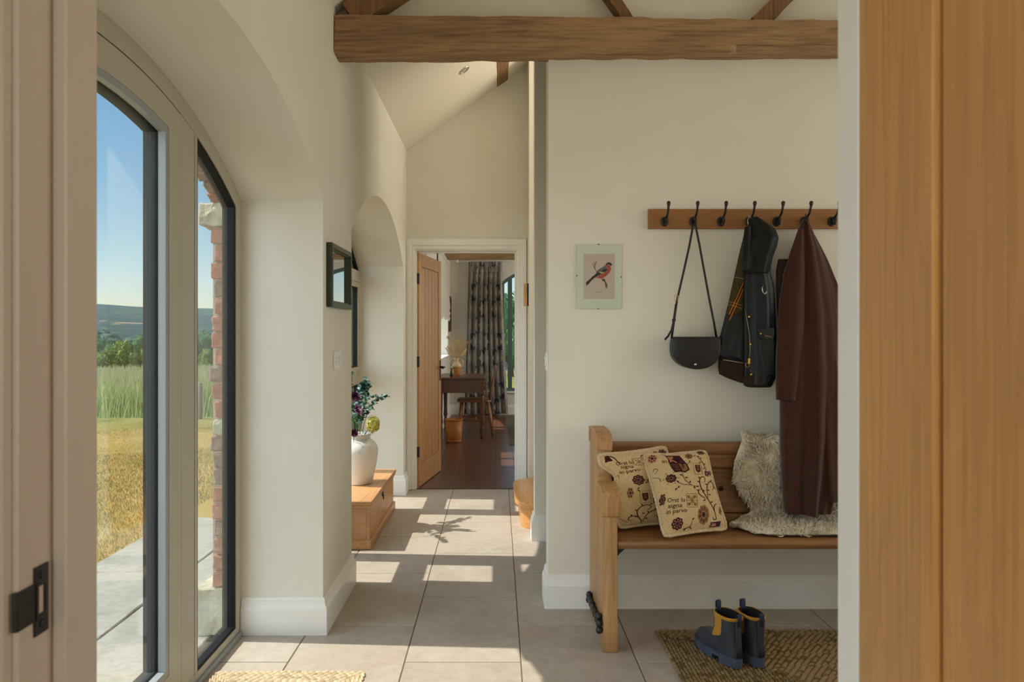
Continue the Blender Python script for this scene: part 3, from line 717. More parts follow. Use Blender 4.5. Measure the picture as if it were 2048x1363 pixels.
# grasses: too many blades to count
def blades(name, n, area, h0, h1, w, cols, label, seed, bend=.35, heads=0):
    rg = random.Random(seed); g = G()
    for k in range(n):
        while True:
            y = rg.uniform(*area[2]); x = rg.uniform(area[0], area[1])*y
            if x < -2.34: break
        z = groundz(x, y)-.02 if math.hypot(x,y) > 9 else -.05
        h = rg.uniform(h0, h1); a = rg.uniform(0, 6.28); bx, by = math.cos(a)*bend*h*rg.random(), math.sin(a)*bend*h*rg.random()
        dx = w*rg.uniform(.6,1.4)*(1+y/40)
        mi = 0 if mnoise.noise(Vector((x*.5,y*.5,3)))+rg.uniform(-.5,.5) < 0 else 1
        g.add([(x-dx,y,z),(x+dx,y,z),(x+bx*.4+dx*.7,y+by*.4,z+h*.6),(x+bx*.4-dx*.7,y+by*.4,z+h*.6),(x+bx,y+by,z+h)], [(0,1,2,3),(3,2,4)], mi)
        if heads and rg.random() < heads:
            p = Vector((x+bx,y+by,z+h)); g.add([p+Vector((-dx*1.6,0,-.02)),p+Vector((dx*1.6,0,-.02)),p+Vector((0,0,.13))], [(0,1,2)], 2)
    return tag(g.build(name, cols, base=(-5,12,0)), label, 'grass', kind='stuff')
gm1 = mat('green_meadow_grass', S(118,140,70), None, rough=.9); gm2 = mat('straw_meadow_grass', S(172,180,116), None, rough=.9); gm3 = mat('grass_seed_head', S(170,162,112), None, rough=.9)
blades('meadow_grass', 46000, (-.66, -.33, (11.9, 26.3)), .40, .72, .0045, [gm1, gm2, gm3], 'tall pale meadow grass growing beyond the lawn', 4, .45, .14)
lg1 = mat('dry_lawn_blade', S(156,134,86), None, rough=.95); lg2 = mat('olive_lawn_blade', S(128,116,58), None, rough=.95)
blades('lawn_grass', 30000, (-.66, -.36, (3.9, 11.7)), .015, .04, .0022, [lg1, lg2], 'short dry grass of the mown lawn', 5, .8)
# shrubs and trees
leaf_cols = {}
def leafmat(name, c1, c2): return mat(name, c1, c2, 3.0, 3, .8, spec=.15)
def bush_mesh(seed, n, sz, flat=1.0, core=True):
    """crown of unit radius: noisy lobes carrying many small leaf faces"""
    rg = random.Random(seed); g = G()
    lobes = [(Vector((rg.uniform(-.6,.6), rg.uniform(-.6,.6), rg.uniform(-.35,.55)*flat)), rg.uniform(.35,.6)) for _ in range(9)]
    for c_, r_ in lobes:
        bm = bmesh.new(); bmesh.ops.create_icosphere(bm, subdivisions=2, radius=r_*.86)
        for q in bm.verts: q.co = q.co*(1+.35*mnoise.noise(q.co*5+c_*9))+c_
        g.add([tuple(q.co) for q in bm.verts], [tuple(w.index for w in fc.verts) for fc in bm.faces], 0); bm.free()
    for k in range(n):
        c_, r_ = lobes[rg.randrange(9)]
        d = Vector((rg.gauss(0,1), rg.gauss(0,1), rg.gauss(0,1)+.3)).normalized(); p = c_+d*r_*rg.uniform(.78,1.12)
        t1_ = d.orthogonal().normalized(); t1_.rotate(Matrix.Rotation(rg.uniform(0,6.28),3,d)); t2_ = (d.cross(t1_)+d*rg.uniform(-.6,.6)).normalized(); s_ = sz*rg.uniform(.6,1.4)
        g.add([p-t1_*s_, p+t2_*s_*.7, p+t1_*s_, p-t2_*s_*.7], [(0,1,2,3)], rg.randrange(2))
    me = bpy.data.meshes.new('crown'); me.from_pydata(g.v, [], g.f); me.polygons.foreach_set('material_index', g.m); me.update(); return me
bark = mat('bark', S(84,72,58), None, rough=.95)
def leaf_pair(nm, a, b): return [leafmat(nm+'_deep', a, tuple(x*.8 for x in a[:3])+(1,)), leafmat(nm+'_light', b, tuple(x*.85 for x in b[:3])+(1,))]
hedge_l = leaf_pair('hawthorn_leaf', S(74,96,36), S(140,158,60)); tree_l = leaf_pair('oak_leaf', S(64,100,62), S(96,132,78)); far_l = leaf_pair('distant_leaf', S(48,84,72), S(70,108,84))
crowns = {}
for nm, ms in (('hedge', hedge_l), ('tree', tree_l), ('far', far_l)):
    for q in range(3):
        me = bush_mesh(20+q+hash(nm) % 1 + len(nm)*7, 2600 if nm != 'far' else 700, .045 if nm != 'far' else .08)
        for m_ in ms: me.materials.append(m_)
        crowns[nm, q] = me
trunk_me = bpy.data.meshes.new('trunk'); tv, tf = lathev([(.16,-.3),(.10,.15),(.07,.6),(.04,1.0)], (0,0,0), 8); trunk_me.from_pydata([tuple(q) for q in tv], [], tf); trunk_me.materials.append(bark)
def plant(name, kind, q, x, y, wx, h, label, cat, group, trunk=.25):
    z = groundz(x, y)
    t = empty(name, (x, y, z), label, cat, group)
    c_ = link('crown', crowns[kind, q % 3], None, t); c_.location = (0,0,h*(.5+trunk*.3)); c_.scale = (wx, wx, h*.56); c_.rotation_euler = (0,0,q*1.7)
    k = link('trunk', trunk_me, None, t); k.scale = (h*.35, h*.35, h*.6); k.location = (0,0,-.1)
    return t
rb = random.Random(9)
def ray_x(px, y): return (px-VX)/F*y
for k, (px, y, w, h) in enumerate([(150,27.6,1.05,1.42),(203,27.2,1.05,1.50),(256,27.5,1.05,1.58),(308,27.2,1.0,1.45),(360,27.6,1.05,1.36),(411,28.2,1.0,1.22),(462,28,1.0,1.2)]):
    plant('hedge_shrub', 'hedge', k, ray_x(px,y), y, w*.52, h, 'bushy green hawthorn shrub of the hedge behind the meadow', 'shrub', 'hedge shrubs', .0)
for k, (px, y, w, h) in enumerate([(150,100,2.9,5.2),(206,96,2.8,5.4),(262,118,2.8,5.4),(300,98,2.6,5.9),(350,108,3.0,6),(404,94,2.8,6.0),(500,100,3.0,6.2)]):
    plant('valley_tree', 'tree', k, ray_x(px,y), y, w, h, 'rounded leafy green tree just behind the hedge', 'tree', 'trees behind the hedge', .12)
placed = []
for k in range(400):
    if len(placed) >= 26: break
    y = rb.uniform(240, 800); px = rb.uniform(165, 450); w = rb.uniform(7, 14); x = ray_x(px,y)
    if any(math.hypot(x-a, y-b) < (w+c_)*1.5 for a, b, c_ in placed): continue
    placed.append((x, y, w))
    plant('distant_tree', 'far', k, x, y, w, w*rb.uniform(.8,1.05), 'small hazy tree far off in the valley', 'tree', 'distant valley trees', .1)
t = plant('garden_tree', 'tree', 1, .62, 34, 1.5, 4.2, 'dark green tree seen through the study end window', 'tree', None, .1)

# summer haze over the valley
hz_, nt, ln, b_ = newmat('valley_haze'); nt.remove(b_)
vs_ = nt.new('ShaderNodeVolumeScatter'); vs_.inputs['Density'].default_value = 0.45e-4; vs_.inputs['Color'].default_value = (.62,.80,1,1); vs_.inputs['Anisotropy'].default_value = .2
ln.new(vs_.outputs[0], nt['Material Output'].inputs['Volume'])
hz = mk('valley_haze', boxv(-3200, 400, 70, 3400, -60, 260), BOXF, hz_); tag(hz, 'thin blue summer haze lying over the far valley', 'haze', kind='stuff')
# ---------------------------------------------------------------- pew
pine_x = wood('old_pine_along_x', S(96,62,34), S(150,104,62), 'x', 34, 1.3, .42, .2, knots=None, mid=S(120,80,46))
pine_z = wood('old_pine_end', S(128,88,50), S(186,140,90), 'z', 30, 1.3, .45, .25, mid=S(156,112,68))
pew = empty('pew_bench', (1.3, 3.1, 0), 'long antique pine pew against the coat rail wall', 'bench')
prof = [(3.34,0),(3.34,.83),(3.328,.855),(3.30,.866),(3.14,.866),(3.10,.852),(3.082,.82),(3.082,.73),(3.074,.70),(3.05,.676),(3.01,.667),(2.955,.662),(2.928,.648),(2.917,.622),(2.917,.15),(2.905,.125),(2.905,0),(3.0,0),(3.0,.045),(3.03,.075),(3.20,.075),(3.235,.045),(3.24,0)]
pe = autosm(prism('end_panel', prof, 'x', .434, .494, pine_z, pew, .008, 2))
pe2 = autosm(prism('end_panel', prof, 'x', 2.15, 2.21, pine_z, pew, .008, 2))
autosm(prism('end_capping', [(3.348,.800),(3.348,.872),(3.30,.878),(3.13,.878),(3.09,.862),(3.072,.83),(3.072,.80),(3.084,.80),(3.084,.824),(3.10,.85),(3.14,.864),(3.30,.864),(3.338,.84),(3.338,.80)], 'x', .430, .498, pine_z, pew, .003, 1))
autosm(prism('arm_pad', [(3.06,.675),(3.0,.672),(2.95,.668),(2.92,.655),(2.908,.628),(2.908,.555),(2.93,.548),(2.93,.62),(2.96,.650),(3.06,.66)], 'x', .428, .502, pine_z, pew, .005, 2))
autosm(prism('seat', [(3.25,.418),(3.25,.452),(2.945,.457),(2.928,.452),(2.922,.438),(2.928,.420),(2.945,.414)], 'x', .496, 2.15, pine_x, pew, .002, 1))
lean = lambda z: 3.205+(z-.45)*.22
def backboard(nm, z0, z1, t, dz=0, out=0):
    pts = [(lean(z0)-out,z0),(lean(z1)-out,z1),(lean(z1)+t,z1),(lean(z0)+t,z0)]
    return prism(nm, pts, 'x', .496, 2.15, pine_x, pew, .003, 1)
backboard('back_board', .452, .492, .03, out=.006); backboard('back_panel', .495, .690, .02, out=-.004)
zr = [.692,.698,.704,.712,.740,.748,.756,.770,.778,.790,.800,.804]; ro = [.010,.014,.012,.006,.006,.004,.012,.018,.020,.024,.022,.014]
autosm(prism('moulded_top_rail', [(lean(z)-o,z) for z, o in zip(zr, ro)]+[(lean(.804)+.03,.804),(lean(.692)+.03,.692)], 'x', .496, 2.15, pine_x, pew, 0), 25)
lathe('knot', [(.012,-.002),(.011,.0006),(.003,.001)], (1.02, lean(.60)+.0035, .60), mat('pine_knot', S(70,42,24), None, rough=.5), pew, 16, 'y')
prism('seat_bracket', [(.495,.413),(.535,.413),(.495,.375)], 'y', 2.96, 3.1, black_iron, pew, .002, 1)
ib = tube('iron_foot_rail', [(.424,2.925,.112),(.420,3.0,.108),(.418,3.1,.104),(.420,3.2,.1),(.424,3.27,.096)], .011, black_iron, pew, 10)
for yy, zz in ((2.93,.085),(2.93,.112),(2.945,.135),(2.97,.112),(3.25,.112),(3.262,.085),(3.22,.10),(3.10,.104),(3.16,.102),(3.04,.107)):
    lathe('iron_knob', [(.004,-.014),(.013,-.01),(.017,0),(.012,.011),(.003,.014)], (.420,yy,zz), black_iron, ib, 10, 'x')

# ---------------------------------------------------------------- cushions
cloth = mat('tapestry_cloth', S(212,184,138), S(196,166,120), (180,180,180), 3, .9, bump=.5, bdist=.0012, bscale=(420,420,420), lo=.4, hi=.6, spec=.1, sheen=.2)
rope = mat('cushion_piping', S(224,206,170), S(186,160,120), (240,240,240), 2, .9, bump=.6, bdist=.002, spec=.1)
ink_d = mat('print_dark', S(58,34,30), None, rough=.95, spec=.05); ink_p = mat('print_purple', S(66,44,56), None, rough=.95, spec=.05); ink_r = mat('print_rose', S(176,116,84), None, rough=.95, spec=.05); ink_t = mat('print_tan', S(142,100,66), None, rough=.95, spec=.05)
def text_tris(s, size=1.0):
    cu = bpy.data.curves.new('lettering', 'FONT'); cu.body = s; cu.size = size; cu.resolution_u = 2
    o = bpy.data.objects.new('lettering', cu); C.objects.link(o)
    dg = bpy.context.evaluated_depsgraph_get(); dg.update(); e = o.evaluated_get(dg); me = e.to_mesh(); me.calc_loop_triangles()
    vs = [tuple(q.co) for q in me.vertices]; ts = [tuple(t.vertices) for t in me.loop_triangles]
    e.to_mesh_clear(); bpy.data.objects.remove(o); bpy.data.curves.remove(cu); return vs, ts
def smooth_line(pts, n=8):
    pts = [Vector((p[0],p[1],0)) for p in pts]; out = []
    q = [pts[0]*2-pts[1]]+pts+[pts[-1]*2-pts[-2]]
    for i in range(1, len(q)-2):
        for k in range(n):
            t = k/n; a, b, c, d = q[i-1], q[i], q[i+1], q[i+2]
            out.append(.5*((2*b)+(c-a)*t+(2*a-5*b+4*c-d)*t*t+(3*b-a-3*c+d)*t**3))
    out.append(pts[-1]); return out
def cushion(name, corners, zc, label, T, motifs, seed, xmin=None):
    """corners TL,TR,BR,BL in space; zc the same corners in drawing coordinates"""
    TLv, TRv, BRv, BLv = [Vector(c) for c in corners]
    base = (BLv+BRv)/2
    cu = empty(name, base, label, 'cushion')
    N = ((TRv-TLv).cross(BLv-TLv)).normalized()
    if N.y > 0: N = -N
    def bil(c, u, v): return (c[0]*(1-u)+c[1]*u)*(1-v)+(c[3]*(1-u)+c[2]*u)*v
    cs = [TLv, TRv, BRv, BLv]
    def pt(u, v, side):
        a, b = 2*u-1, 2*v-1
        pu = a*(1-.055*(1-b*b)-.045*max(0,abs(b)-.85)/.15); pv = b*(1-.045*(1-a*a)-.04*max(0,abs(a)-.85)/.15)
        p = bil(cs, (pu+1)/2, (pv+1)/2)
        th = T*(max(0,(1-a*a))*max(0,(1-b*b)))**.42
        wr_ = .007*mnoise.noise(Vector((a*2.1,b*2.1,seed)))
        r_ = p+N*(side*th+(wr_ if abs(a) < .999 else 0))
        if xmin:
            k_ = min(max((.745-r_.z)/.06, 0), 1); k_ = k_*k_*(3-2*k_)
            if r_.x < xmin: r_.x += (xmin-r_.x)*k_
        return r_
    n = 26
    for side, nm in ((1,'front_cover'), (-1,'back_cover')):
        vs = [pt(i/n,j/n,side) for j in range(n+1) for i in range(n+1)]
        fs = [(j*(n+1)+i, j*(n+1)+i+1, (j+1)*(n+1)+i+1, (j+1)*(n+1)+i) for j in range(n) for i in range(n)]
        mk(nm, vs, fs if side < 0 else [q[::-1] for q in fs], cloth, cu, smooth=True)
    edge = [pt(i/40,0,0) for i in range(40)]+[pt(1,i/40,0) for i in range(40)]+[pt(1-i/40,1,0) for i in range(40)]+[pt(0,1-i/40,0) for i in range(41)]
    v, f = tubev(edge, [.0066+.0014*(i % 2) for i in range(len(edge))], 8); fixn(mk('piping', v, f, rope, cu, smooth=True))
    # drawing coordinates -> surface
    Z = [Vector((q[0],q[1],0)) for q in zc]
    def inv(x, y):
        u = v = .5
        for _ in range(12):
            p = bil(Z,u,v); e = Vector((x,y,0))-p
            du = (Z[1]-Z[0])*(1-v)+(Z[2]-Z[3])*v; dv = (Z[3]-Z[0])*(1-u)+(Z[2]-Z[1])*u
            det = du.x*dv.y-du.y*dv.x
            u += (e.x*dv.y-e.y*dv.x)/det; v += (du.x*e.y-du.y*e.x)/det
        return min(max(u,.012),.988), min(max(v,.012),.988)
    def surf(x, y): u, v = inv(x, y); return pt(u, v, 1)+N*.0014
    def inside(x, y):
        u, v = inv(x, y); return .013 < u < .987 and .013 < v < .987
    mats = [ink_d, ink_p, ink_r, ink_t]; g = G(); gt = G()
    def poly(pts, mi):
        c_ = sum((Vector((p[0],p[1],0)) for p in pts), Vector())/len(pts)
        rings = [surf(c_.x,c_.y)]; k = len(pts); fs = []
        for s_ in (.5, 1): rings += [surf(c_.x+(p[0]-c_.x)*s_, c_.y+(p[1]-c_.y)*s_) for p in pts]
        for i in range(k): j = (i+1) % k; fs += [(0,1+i,1+j), (1+i,1+k+i,1+k+j,1+j)]
        g.add(rings, fs, mi)
    def stroke(pts, w, mi, n_=6):
        L = [p for p in smooth_line(pts, n_)]; vs = []
        for i, p in enumerate(L):
            t = (L[min(i+1,len(L)-1)]-L[max(i-1,0)]).normalized(); nn = Vector((-t.y,t.x,0))*w*.5*(.55+.45*math.sin(math.pi*min(1,i/len(L)*1.1)))
            vs += [surf(p.x+nn.x,p.y+nn.y), surf(p.x-nn.x,p.y-nn.y)]
        g.add(vs, [(2*i,2*i+1,2*i+3,2*i+2) for i in range(len(L)-1)], mi)
    def flower(x, y, rx, ry, mi, mc, np_=8):
        if not inside(x, y): return
        for k in range(np_):
            a = 2*math.pi*k/np_; poly([(x+rx*.66*math.cos(a)+rx*.34*math.cos(b), y+ry*.66*math.sin(a)+ry*.34*math.sin(b)) for b in [2*math.pi*q/8 for q in range(8)]], mi)
        for k in range(np_):
            a = 2*math.pi*(k+.0)/np_; poly([(x+rx*.62*math.cos(a)+rx*.17*math.cos(b), y+ry*.62*math.sin(a)+ry*.17*math.sin(b)) for b in [2*math.pi*q/6 for q in range(6)]], mc)
        poly([(x+rx*.3*math.cos(b), y+ry*.3*math.sin(b)) for b in [2*math.pi*q/8 for q in range(8)]], 1)
    def leaf(x, y, a, L):
        c_, s_ = math.cos(a), math.sin(a); poly([(x,y),(x+c_*L*.5-s_*L*.22,y+s_*L*.5+c_*L*.22),(x+c_*L,y+s_*L),(x+c_*L*.5+s_*L*.22,y+s_*L*.5-c_*L*.22)], 0)
    def text(s, x, y, w, h, ang=0):
        vs, ts = text_tris(s); x0 = min(q[0] for q in vs); x1 = max(q[0] for q in vs); sc = w/(x1-x0)
        ca_, sa_ = math.cos(ang), math.sin(ang); out = []
        for q in vs:
            a, b = (q[0]-x0)*sc, -q[1]*h
            out.append(surf(x+a*ca_-b*sa_, y+a*sa_+b*ca_))
        gt.add(out, ts)
    motifs(dict(poly=poly, stroke=stroke, flower=flower, leaf=leaf, text=text))
    g.build('printed_motifs', mats, cu)['kind'] = 'stuff'; gt.build('printed_lettering', ink_d, cu)['kind'] = 'stuff'
    return cu
def stamp(d, x0, y0, x1, y1, sk=0.1, mi=3, w=5):
    q = lambda x, y: (x+(y-y0)*sk*1.0, y-(x-x0)*.05)
    c_ = [q(x0,y0),q(x1,y0),q(x1,y1),q(x0,y1)]
    for a, b in zip(c_, c_[1:]+c_[:1]): d['stroke']([a,((a[0]+b[0])/2,(a[1]+b[1])/2),b], w, mi, 3)
    return q
def mot_b(d):
    d['text']('Orst lo', 790, 850, 182, 66, .03); d['text']('signa', 802, 908, 142, 66, .01); d['text']('in parvo', 792, 966, 202, 66, 0); d['text']('in', 728, 412, 46, 66, -.05)
    sh = [(765,318),(835,312),(905,318),(925,352),(985,430),(1008,488),(962,522),(925,515),(860,520),(828,468),(800,400),(797,362)]
    d['poly']([(760,312),(835,304),(910,312),(932,348),(992,428),(1016,490),(964,531),(925,523),(855,528),(820,470),(792,402),(788,362)], 0)
    d['poly']([(775,325),(838,318),(888,410),(806,410),(800,365)], 2); d['poly']([(845,318),(905,322),(925,355),(968,412),(895,410)], 1)
    d['poly']([(895,418),(972,420),(1000,485),(962,514),(938,512)], 3)
    d['poly']([(808,418),(886,418),(928,510),(865,512),(835,466)], 0)
    for k in range(4): d['stroke']([(815+k*11,430+k*22),(850+k*11,432+k*22),(892+k*8,430+k*22)], 7, 3, 3)
    d['flower'](946,455,24,30,0,3,5)
    d['flower'](818,596,58,50,0,3,8)
    for a in range(6): d['stroke']([(818+66*math.cos(a),596+58*math.sin(a)),(818+76*math.cos(a),596+66*math.sin(a)),(818+88*math.cos(a),596+76*math.sin(a))], 6, 0, 2)
    d['stroke']([(868,622),(900,650),(950,670),(1010,670),(1082,680)], 6, 0); d['stroke']([(930,522),(942,580),(965,620),(1010,655),(1040,672)], 6, 0)
    for x, y, a in ((900,655,-2.2),(960,600,-.4),(1015,655,-1.4),(1080,682,.1),(905,680,2.0),(880,700,2.0),(935,570,3.6),(1060,676,1.2)): d['leaf'](x,y,a,38)
    q = stamp(d, 1052, 415, 1140, 540, .18); d['poly']([q(1070,432),q(1125,432),q(1122,500),q(1098,522),q(1072,500)], 0); d['poly']([q(1080,442),q(1114,442),q(1112,492),q(1098,505),q(1082,492)], 3); d['stroke']([q(1098,445),q(1098,470),q(1098,505)], 6, 0, 2); d['stroke']([q(1082,468),q(1098,468),q(1114,468)], 6, 0, 2)
    q = stamp(d, 982, 768, 1092, 912, .10)
    for a, b in (((995,785),(1080,895)),((1080,785),(995,895)),((1037,780),(1037,900)),((990,840),(1085,840))): d['stroke']([q(*a),q((a[0]+b[0])/2,(a[1]+b[1])/2),q(*b)], 7, 3, 3)
    for x, y in ((1005,800),(1068,800),(1005,880),(1068,880)): d['flower'](q(x,y)[0],q(x,y)[1],17,20,3,2,5)
    d['stroke']([(1305,962),(1270,890),(1210,810),(1150,720),(1125,640),(1135,580),(1168,560),(1190,590),(1180,625)], 9, 0); d['stroke']([(1215,800),(1205,720),(1215,650),(1245,605),(1278,615),(1290,665),(1268,705)], 9, 0); d['stroke']([(1188,812),(1150,790),(1112,760),(1115,725),(1140,715)], 9, 0); d['stroke']([(1300,955),(1285,900),(1295,855),(1318,845)], 8, 0); d['stroke']([(1300,960),(1308,1000),(1285,1010),(1270,985)], 8, 0)
    for x, y, a in ((1150,720,.4),(1205,720,-.4),(1128,630,3.4),(1215,650,3.3),(1250,605,-1.0),(1290,660,.3),(1135,585,-2.5),(1190,820,2.6),(1245,850,-.8),(1215,760,0.2),(1120,730,3.4)): d['leaf'](x,y,a,34)
    d['flower'](1172,975,62,100,3,0,9); d['flower'](910,1068,60,58,0,2,8); d['flower'](630,345,48,62,2,0,7); d['flower'](1150,262,44,32,0,3,6); d['flower'](1010,318,45,38,3,0,7); d['flower'](1358,905,22,46,3,2,5); d['flower'](742,815,32,62,0,3,6)
    d['stroke']([(970,1115),(1010,1105),(1050,1085),(1060,1040)], 6, 0); d['stroke']([(1095,310),(1130,350),(1170,410),(1200,470),(1210,500)], 6, 0); d['stroke']([(985,425),(1010,405),(1040,400)], 5, 0)
    for x, y, a in ((1060,1040,-1.1),(1040,1095,.6),(1000,1108,2.4),(1130,350,-.6),(1140,385,2.2),(1170,410,0),(1190,455,2.6),(1010,400,-1.2),(1060,318,-.5),(1100,320,0)): d['leaf'](x,y,a,30)
    d['poly']([(1185,490),(1225,495),(1232,545),(1195,545)], 1); d['poly']([(1200,505),(1218,508),(1222,532),(1204,532)], 2); d['flower'](1245,505,22,30,0,3,5)
    d['poly']([(1255,1040),(1320,1025),(1360,1010),(1360,1062),(1250,1085)], 1); d['poly']([(1270,1048),(1312,1038),(1312,1065),(1262,1078)], 2)
    d['stroke']([(640,500),(650,470),(685,490),(655,530)], 5, 0, 3); d['stroke']([(640,560),(700,585),(715,625)], 5, 0, 3); d['stroke']([(735,290),(760,300),(770,325),(790,300)], 7, 0, 4)
def mot_a(d):
    d['text']('Orst lo', 205, 388, 185, 66, -.12); d['text']('signa', 246, 424, 130, 62, -.07); d['text']('in parvo', 232, 490, 212, 62, -.17)
    d['flower'](405,565,64,64,0,2,8); d['flower'](560,450,30,60,3,0,6); d['flower'](740,235,50,28,0,2,6); d['flower'](322,720,30,70,3,0,6)
    d['stroke']([(465,560),(500,580),(540,640),(570,700),(590,760),(615,820)], 7, 0); d['stroke']([(520,600),(535,530),(570,480)], 6, 0)
    for x, y, a in ((495,580,-.8),(535,640,.3),(545,560,-2.2),(575,690,-.3),(570,750,2.9),(600,790,.4),(500,585,2.3),(540,520,3.4),(620,820,2.5),(385,680,-1.0),(385,680,.8)): d['leaf'](x,y,a,36)
    q = stamp(d, 405, 705, 510, 845, .1); d['poly']([q(425,728),q(490,728),q(486,800),q(457,828),q(428,800)], 0); d['poly']([q(436,740),q(479,740),q(476,792),q(457,812),q(438,792)], 3); d['stroke']([q(457,740),q(457,775),q(457,815)], 7, 0, 2); d['stroke']([q(438,765),q(457,765),q(477,765)], 7, 0, 2)
    q = stamp(d, 375, 300, 490, 385, .15); 
    for a, b in (((385,310),(480,378)),((480,310),(385,378)),((432,305),(432,380))): d['stroke']([q(*a),q((a[0]+b[0])/2,(a[1]+b[1])/2),q(*b)], 7, 3, 3)
    d['poly']([(540,790),(585,780),(588,845),(548,850)], 1); d['poly']([(555,805),(575,800),(577,832),(558,835)], 2)
    d['stroke']([(450,1105),(440,1060),(400,1000),(392,930),(440,880),(500,872),(520,905),(490,930)], 10, 0); d['stroke']([(458,1080),(470,1020),(500,970),(560,935),(605,925),(600,980),(560,1020)], 10, 0); d['stroke']([(430,1040),(380,1000),(330,1010),(325,1045),(365,1050)], 10, 0)
    for x, y, a in ((400,1000,2.6),(395,930,3.0),(440,880,-2.2),(510,870,-.6),(500,970,-2),(560,935,-1),(600,940,0),(590,1010,1.2),(430,970,0),(470,1030,.4),(350,1005,-2)): d['leaf'](x,y,a,34)
    d['stroke']([(250,1030),(300,1060),(330,1070)], 8, 3); d['stroke']([(600,1060),(650,990),(680,930)], 14, 3); d['stroke']([(240,370),(200,300),(150,280),(110,300)], 12, 0); d['stroke']([(470,290),(490,265),(520,275)], 9, 0, 4); d['stroke']([(625,250),(650,230),(670,240)], 9, 0, 4); d['stroke']([(185,530),(215,505),(222,545)], 5, 0, 3)
    d['poly']([(112,278),(140,270),(180,330),(110,350)], 0)
SEATZ = .458
cB = [P(1284,908,3.145), P(1412,900,3.165), P(1455,1060,3.035), P(1328,1085,2.915)]
cA = [P(1193,908,3.10), P(1337,894,3.215), P(1362,1062,3.09), P(1242,1078,3.0)]
for L in (cA, cB):
    for q in (2, 3): L[q].z = SEATZ+.012
cB[0].y -= .0; 
cushion('cushion', cB, [(540,268),(1210,222),(1438,1068),(800,1168)], 'cream tapestry cushion with a heraldic shield leaning over its neighbour', .058, mot_b, 2.0)
cushion('cushion', [P(1193,908,3.045), cA[1]+Vector((0,.035,0)), cA[2]+Vector((0,.05,0)), cA[3]+Vector((.0,.05,0))], [(62,258),(818,180),(830,1090),(275,1140)], 'cream tapestry cushion with a single rose tucked against the pew end', .046, mot_a, 5.0, .507)

# ---------------------------------------------------------------- sheepskin
wool = mat('cream_wool', S(242,230,206), S(226,208,178), 22, 4, .95, spec=.05, sheen=.4)
wool2 = mat('pale_wool', S(248,240,222), S(234,220,194), 22, 4, .95, spec=.05, sheen=.4)
shs = empty('sheepskin', (1.45, 3.05, .46), 'cream long wool sheepskin draped over pew back and seat', 'sheepskin')
pathYZ = [(lean(.80)+.01,.826),(lean(.80)-.032,.822),(lean(.72)-.035,.72),(lean(.6)-.022,.60),(lean(.52)-.016,.52),(3.185,.478),(3.12,.468),(3.03,.467),(2.955,.468)]
leftX = [1.155,1.12,1.075,1.10,1.16,1.10,1.02,1.06,1.13]
def sh_pt(s, t):
    """s along the drape 0..1, t across 0..1"""
    k = s*(len(pathYZ)-1); i = min(int(k), len(pathYZ)-2); fr_ = k-i
    y = pathYZ[i][0]*(1-fr_)+pathYZ[i+1][0]*fr_; z = pathYZ[i][1]*(1-fr_)+pathYZ[i+1][1]*fr_
    xl = leftX[i]*(1-fr_)+leftX[i+1]*fr_; xr = 1.86-.1*math.sin(s*7)
    x = xl+(xr-xl)*t
    return Vector((x, y, z))
def sh_n(s, t):
    e = .01; a = sh_pt(min(s+e,1),t)-sh_pt(max(s-e,0),t); b = sh_pt(s,min(t+e,1))-sh_pt(s,max(t-e,0))
    n = a.cross(b).normalized(); return n if (n.y < 0 or n.z > .5) and not n.z < -.5 else -n
ns, nt_ = 36, 30
g = G(); vs = [sh_pt(i/ns,j/nt_)+sh_n(i/ns,j/nt_)*(.006+.006*mnoise.noise(sh_pt(i/ns,j/nt_)*18)) for i in range(ns+1) for j in range(nt_+1)]
g.add(vs, [(i*(nt_+1)+j,i*(nt_+1)+j+1,(i+1)*(nt_+1)+j+1,(i+1)*(nt_+1)+j) for i in range(ns) for j in range(nt_)])
vs2 = [sh_pt(i/ns,j/nt_) for i in range(ns+1) for j in range(nt_+1)]
g.add(vs2, [(i*(nt_+1)+j,(i+1)*(nt_+1)+j,(i+1)*(nt_+1)+j+1,i*(nt_+1)+j+1) for i in range(ns) for j in range(nt_)])
g.build('hide', wool, shs, smooth=True)
g = G(); rg = random.Random(21)
for k in range(13000):
    s_, t_ = rg.random(), rg.random()
    if k % 4 == 0: t_ = abs(rg.gauss(0,.012))
    if k % 9 == 0: s_ = min(.999, 1-abs(rg.gauss(0,.012)))
    if k % 9 == 1: s_ = abs(rg.gauss(0,.02))
    p = sh_pt(s_, t_); n = sh_n(s_, t_)
    # locks clump together: direction from a smooth noise field
    q = p*14; cl = Vector((mnoise.noise(q), mnoise.noise(q+Vector((7,3,1))), mnoise.noise(q+Vector((2,9,5)))))
    d = (n*.8+cl*1.5+Vector((-.25 if t_ < .1 else 0,0,-.35 if s_ < .6 else 0))+Vector((rg.uniform(-.3,.3),rg.uniform(-.3,.3),rg.uniform(-.3,.3)))).normalized()
    L = rg.uniform(.024,.042); r0 = rg.uniform(.0028,.0052)
    a = d.orthogonal().normalized(); b = d.cross(a); ph = rg.uniform(0,6.28); cw = rg.uniform(.005,.010); vs = []
    m_seg = 5
    for i in range(m_seg):
        f_ = i/(m_seg-1); c_ = p+n*.004+d*L*f_+(a*math.cos(ph+f_*5.5)+b*math.sin(ph+f_*5.5))*cw*f_+Vector((0,0,-.010*f_*f_))
        if c_.z < .462 and c_.y > 2.93: c_.z = .462+.003*f_
        r_ = r0*(1-.75*f_)
        for w in range(3): vs.append(c_+(a*math.cos(w*2.094)+b*math.sin(w*2.094))*r_)
    fs = []
    for i in range(m_seg-1):
        for w in range(3): fs.append((i*3+w,i*3+(w+1)%3,(i+1)*3+(w+1)%3,(i+1)*3+w))
    g.add(vs, fs, 0 if rg.random() < .5 else 1)
